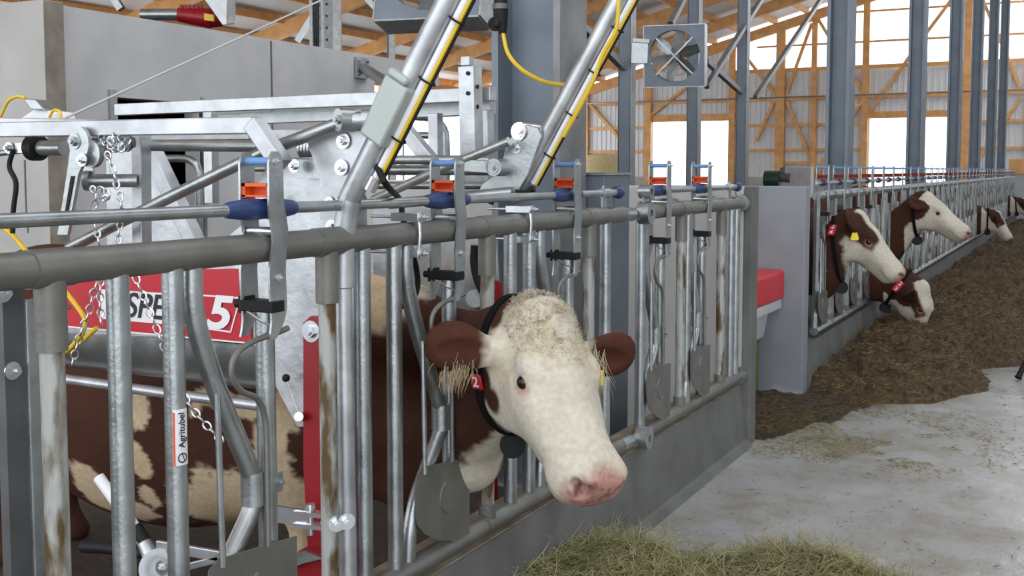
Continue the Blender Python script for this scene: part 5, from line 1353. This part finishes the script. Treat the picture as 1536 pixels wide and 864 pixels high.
# plug on column
pl = thing('power_plug', tuple(ony(752, 25, 4.78)), 'black power plug with cap hanging at the left edge of the broad steel column', 'plug')
s = MB(); a = ony(751, -12, 4.78); s.tube([ony(751, -14, 4.78), ony(751, 8, 4.78), ony(751, 22, 4.78), ony(752, 36, 4.78), ony(754, 50, 4.78)], [.026, .036, .036, .030, .018], 18); s.cyl(ony(742, 36, 4.76), ony(744, 36, 4.74), .035, 18); s.sphere(ony(744, 35, 4.75), .030, 14, (.8, .6, 1)); s.build('plug_body', 'black', pl)
s = MB(); s.tube([ony(751, 6, 4.78), ony(751, 14, 4.78)], .040, 18); s.build('plug_ring', 'dark_steel', pl)
hose([ony(754, 48, 4.78), ony(762, 80, 4.75), ony(782, 104, 4.7), ony(812, 121, 4.5), ony(838, 127, 4.1), ony(858, 128, YF + .05)], .010, 'yellow', 'yellow cable sagging from the power plug to the far lifting arm', 'cable', 'cable')
hose([P_(x, y, YF - .06) for x, y in ((928, -8), (927, 25), (922, 50), (905, 80), (890, 120), (870, 160), (845, 205))], .0075, 'yellow', 'yellow cable running down the far lifting arm', 'cable', 'cable')
hose([P_(x, y, YF - .06) for x, y in ((800, 282), (790, 290), (766, 290), (742, 292), (735, 305))], .014, 'black', 'black cable bundle at the foot of the far lifting arm', 'cable', 'cable')
# feeder
rf = thing('mineral_feeder', (-2.2, 7.3, .5), 'red lidded white feeder box hanging between the two concrete cross walls', 'feeder')
yb = 7.69; xr = onx(1178, 400, -2.0); x1 = ony(1178, 404, yb).x; z1 = ony(1178, 404, yb).z; z0 = ony(1178, 448, yb).z
s = MB(); prof = [(x1, yb, z0), (x1, yb, z1), (x1 - .01, 7.02, z1 + .0), (x1 - .03, 6.97, z1 - .05), (x1 - .03, 6.97, z0)]
y0 = 6.95
s.add([(x1, yb, z0), (x1, yb, z1), (x1 - .02, y0 + .05, z1 - .0), (x1 - .02, y0, z1 - .06), (x1 - .02, y0, z0), (x1 - .8, yb, z0), (x1 - .8, yb, z1), (x1 - .8, y0 + .05, z1), (x1 - .8, y0, z1 - .06), (x1 - .8, y0, z0)],
      [(0, 4, 3, 2, 1), (5, 6, 7, 8, 9), (1, 2, 7, 6), (2, 3, 8, 7), (3, 4, 9, 8), (0, 5, 9, 4), (0, 1, 6, 5)])
s.build('lid', 'redplastic', rf, False, .025)
s = MB(); s.box(x1 - .78, x1 - .02, y0 + .02, yb, z0 - .07, z0); s.build('rim', 'whiteplastic', rf, False, .01)
s = MB(); za = z0 - .07; zb = .42; xa = x1 - .10
s.add([(xa, yb - .02, za), (xa, y0 + .15, za), (xa - .6, y0 + .15, za), (xa - .6, yb - .02, za), (xa - .04, yb - .02, zb), (xa - .04, y0 + .30, zb), (xa - .56, y0 + .30, zb), (xa - .56, yb - .02, zb)],
      [(0, 1, 2, 3), (7, 6, 5, 4), (0, 4, 5, 1), (1, 5, 6, 2), (2, 6, 7, 3), (3, 7, 4, 0)]); s.build('hopper', 'whiteplastic', rf, False, .015)
s = MB(); s.box(xa - .5, xa - .06, y0 + .32, yb - .05, .05, .42); s.build('yellow_tray', mat('yellowish_tray', (.15, .14, .02), .6), rf, False, .02)
# black pole tip on the floor at right edge
s = MB(); a = onz(1527, 567, .02); c = onz(1545, 530, .20); s.tube([a, a + (c - a) * .1, c, c + (c - a) * 3.5], [.028, .022, .018, .018], 12); tag(s.build('black_pole', 'black', None), 'black rubber tipped pole touching the floor at the right picture edge', 'pole')
# ------------------------------------------------------------------ feed, hay, floor litter
def smooth01(t): t = np.clip(t, 0, 1); return t * t * (3 - 2 * t)
def pile_h(x, y):
    P = np.stack([x, y, np.zeros_like(x)], -1)
    n1 = fbm(P, 1.6, 4, 3); n2 = fbm(P, 6.0, 3, 6)
    edge = np.interp(y, [7.4, 7.6, 7.75, 7.95, 8.6, 9.0, 9.5, 9.9, 12, 20, 34], [-2.1, -1.7, -1.2, -.80, -.50, -.52, -.70, -.30, .55, 1.3, 1.5])
    edge = edge + (n1 - .5) * .3
    a = smooth01((edge - x) / .40)
    ysh = np.interp(y, [7.5, 7.75, 8.2, 9.0, 11], [0, .30, .60, .85, 1.05])
    top = np.interp(x, [-1.74, -1.3, -.8, 0, 1.5], [.20, .34, .40, .42, .30])
    return a * ysh * top * (.75 + .6 * (n1 - .3)) + ((n2 - .5) * .22 + (fbm(P, 15, 2, 9) - .5) * .10) * a - .02
xs = np.arange(-1.72, 2.4, .035); ys = np.concatenate([np.arange(7.3, 12, .03), np.arange(12, 34.3, .09)])
Xg, Yg = np.meshgrid(xs, ys, indexing='ij'); H_ = pile_h(Xg.ravel(), Yg.ravel()).reshape(Xg.shape)
nx, ny = Xg.shape; vs = np.stack([Xg.ravel(), Yg.ravel(), H_.ravel()], 1)
ii, jj = np.meshgrid(np.arange(nx - 1), np.arange(ny - 1), indexing='ij'); a = (ii * ny + jj).ravel(); fs = np.stack([a, a + ny, a + ny + 1, a + 1], 1)
keep = (H_.ravel()[fs].max(1) > -.004); fs = fs[keep]
MF = mat('brown_mixed_feed', (.115, .072, .030), .9, 0, 0, 30, col2=(.018, .011, .005), bump=1.0, bscale=55, detail=8)
s = MB(); s.add([tuple(v) for v in vs], [tuple(int(k) for k in f) for f in fs])
pile_o = tag(s.build('mixed_feed_pile', MF, None), 'long brown pile of mixed feed on the alley along the long fence', 'feed', None, 'stuff')

def bits(name, pts, rng, lmin, lmax, w, m, label, cat, lift=.25, parent=None, curl=0):
    vs = []; fs = []
    for p in pts:
        l = rng.uniform(lmin, lmax); a = rng.uniform(0, 6.283); el = rng.normal(0, lift)
        d = np.array([math.cos(a) * math.cos(el), math.sin(a) * math.cos(el), math.sin(el)]); sd = np.array([-math.sin(a), math.cos(a), rng.uniform(-.5, .5)]) * w * rng.uniform(.6, 1.4)
        n = len(vs); b = p + d * l; up_ = np.array([0, 0, w])
        if curl:
            m1 = (p + b) / 2 + rng.normal(0, curl, 3) * l
            vs += [p - sd, p + sd, m1 - sd, m1 + sd, b - sd * .4, b + sd * .4, m1 + up_]; fs += [(n, n + 1, n + 3, n + 2), (n + 2, n + 3, n + 5, n + 4), (n, n + 6, n + 1), (n + 2, n + 6, n), (n + 4, n + 6, n + 2), (n + 3, n + 6, n + 5)]
        else:
            vs += [p - sd, p + sd, b + sd * .6, b - sd * .6, (p + b) / 2 + up_ * 2]; fs += [(n, n + 1, n + 2, n + 3), (n, n + 4, n + 1), (n + 1, n + 4, n + 2), (n + 2, n + 4, n + 3), (n + 3, n + 4, n)]
    me = bpy.data.meshes.new(name); me.from_pydata([tuple(v) for v in vs], [], fs); me.update()
    me.materials.append(m if not isinstance(m, str) else M[m])
    o = bpy.data.objects.new(name, me); COL.objects.link(o)
    if parent: o.parent = parent; return o
    return tag(o, label, cat, None, 'stuff')
rg = np.random.RandomState(8)
def pile_pts(n, ymax, ex=1.0):
    out = []
    u = rg.rand(n * 3); y = 7.5 + (ymax - 7.5) * u ** ex; x = rg.uniform(-1.7, 1.8, n * 3); h = pile_h(x, y); k = h > .01
    return np.stack([x[k], y[k], h[k]], 1)[:n]
bits('feed_stalks', pile_pts(13000, 15, 1.3), rg, .025, .085, .0013, mat('tan_stalks', (.42, .29, .13), .85, 0, 0, 25, col2=(.05, .03, .013)), '', '', .35, pile_o)
bits('dark_feed_chaff', pile_pts(22000, 20, 1.3), rg, .02, .06, .0022, mat('dark_chaff', (.10, .060, .025), .9, 0, .5, 20), '', '', .5, pile_o)
# litter on the floor in front of the pile
n = 6000; x = rg.normal(-1.2, .45, n); y = 6.0 + rg.gamma(2.0, .45, n); k = (x > -1.68) & (x < .4); P = np.stack([x[k], y[k], np.full(k.sum(), .004)], 1)
k2 = fbm(P, 2.2, 3, 4) > .47; bits('floor_litter', P[k2], rg, .012, .04, .0013, mat('yellowish_litter', (.33, .28, .10), .85, 0, 0, 8, col2=(.10, .075, .03)), 'yellowish feed litter on the floor at the foot of the cross walls', 'litter', .06)
x = rg.uniform(-1.6, 1.9, 420); y = rg.uniform(4.4, 9, 420); bits('stray_stalks', np.stack([x, y, np.full(420, .004)], 1), rg, .01, .05, .0012, mat('dark_litter', (.10, .075, .04), .9), 'few dark stray stalks on the open alley floor', 'litter', .03)
xs = np.arange(-2.9, -.95, .02); ys = np.arange(6.4, 8.0, .02); Xg, Yg = np.meshgrid(xs, ys, indexing='ij'); Pq = np.stack([Xg.ravel(), Yg.ravel(), Xg.ravel() * 0], 1)
Hq = .05 * smooth01((np.interp(Pq[:, 1], [6.4, 7.0, 8.0], [-1.62, -1.42, -1.0]) + (fbm(Pq, 4, 3, 21) - .5) * .35 - Pq[:, 0]) / .2) * (.5 + fbm(Pq, 12, 2, 22)) - .006
nx, ny = Xg.shape; ii, jj = np.meshgrid(np.arange(nx - 1), np.arange(ny - 1), indexing='ij'); a = (ii * ny + jj).ravel(); fs = np.stack([a, a + ny, a + ny + 1, a + 1], 1); fs = fs[(Hq[fs].max(1) > 0) & ((Pq[fs, 1].max(1) < 7.69) | (Pq[fs, 0].min(1) > -1.70))]
s = MB(); s.add(list(zip(Pq[:, 0].tolist(), Pq[:, 1].tolist(), Hq.tolist())), [tuple(int(k) for k in f) for f in fs]); tag(s.build('dark_feed_residue', 'soil', None), 'dark feed residue toned for the shade between the walls, on the floor at the foot of the bluish wall', 'feed residue', None, 'stuff')  # dark soil and litter, with the wall shade put into its colour
res_o = bpy.data.objects['dark_feed_residue']; rr9 = np.random.RandomState(2); q9 = np.stack([rr9.uniform(-1.95, -1.15, 3500), rr9.uniform(6.4, 7.9, 3500), np.zeros(3500)], 1); q9 = q9[(np.interp(q9[:, 1], [6.4, 7.0, 8.0], [-1.62, -1.42, -1.0]) > q9[:, 0]) & ((q9[:, 1] < 7.65) | (q9[:, 0] > -1.66))]; q9[:, 2] = .045
bits('residue_chaff', q9, rg, .015, .05, .0022, mat('dark_residue_chaff', (.16, .11, .04), .9, 0, .6, 20), '', '', .3, res_o)
# front hay
def hay_h(x, y):
    P = np.stack([x, y, np.zeros_like(x)], -1); n1 = fbm(P, 2.5, 3, 11); n2 = fbm(P, 9, 3, 13)
    back = np.interp(x, [-1.75, -1.5, -1.3, -1.05, -.8, -.6, -.3, .2, .9], [4.15, 4.33, 4.28, 4.42, 4.50, 4.40, 4.22, 3.95, 3.5])
    a = smooth01((back + (n1 - .5) * .25 - y) / .28)
    return a * (.07 + .11 * n1 + .05 * smooth01((-1.25 - x) / .5)) + (n2 - .5) * .045 * a - .015
xs = np.arange(-1.735, 1.2, .018); ys = np.arange(2.2, 4.7, .018); Xg, Yg = np.meshgrid(xs, ys, indexing='ij'); H_ = hay_h(Xg.ravel(), Yg.ravel())
nx, ny = Xg.shape; ii, jj = np.meshgrid(np.arange(nx - 1), np.arange(ny - 1), indexing='ij'); a = (ii * ny + jj).ravel(); fs = np.stack([a, a + ny, a + ny + 1, a + 1], 1); fs = fs[H_[fs].max(1) > -.003]
MHAY = mat('matted_hay', (.12, .10, .045), .9, 0, 0, 40, col2=(.03, .027, .012), bump=1.0, bscale=80)
s = MB(); s.add(list(zip(Xg.ravel().tolist(), Yg.ravel().tolist(), H_.tolist())), [tuple(int(k) for k in f) for f in fs]); hay = tag(s.build('loose_hay', MHAY, None), 'greenish loose hay heap along the bottom edge of the picture', 'hay', None, 'stuff')
def hay_pts(n):
    x = rg.uniform(-1.72, 1.1, n * 3); y = rg.uniform(3.2, 4.6, n * 3); h = hay_h(x, y); k = h > .0; return np.stack([x[k], y[k], h[k]], 1)[:n]
bits('hay_blades', hay_pts(15000), rg, .04, .15, .0011, mat('green_hay_blades', (.33, .31, .12), .8, 0, 0, 6, col2=(.13, .13, .045)), '', '', .30, hay, .12)
bits('pale_hay_blades', hay_pts(8500), rg, .05, .18, .0011, mat('pale_hay_blades', (.48, .42, .23), .8, 0, .4, 6), '', '', .38, hay, .15)
x = np.concatenate([rg.normal(-.93, .07, 90), rg.normal(-1.5, .08, 50)]); y = np.concatenate([rg.normal(4.42, .05, 90), rg.normal(4.15, .07, 50)])
bits('upright_hay_stems', np.stack([x, y, np.full(140, .05)], 1), rg, .08, .17, .0009, mat('dry_stems', (.36, .30, .16), .8), '', '', .9, hay, .15)
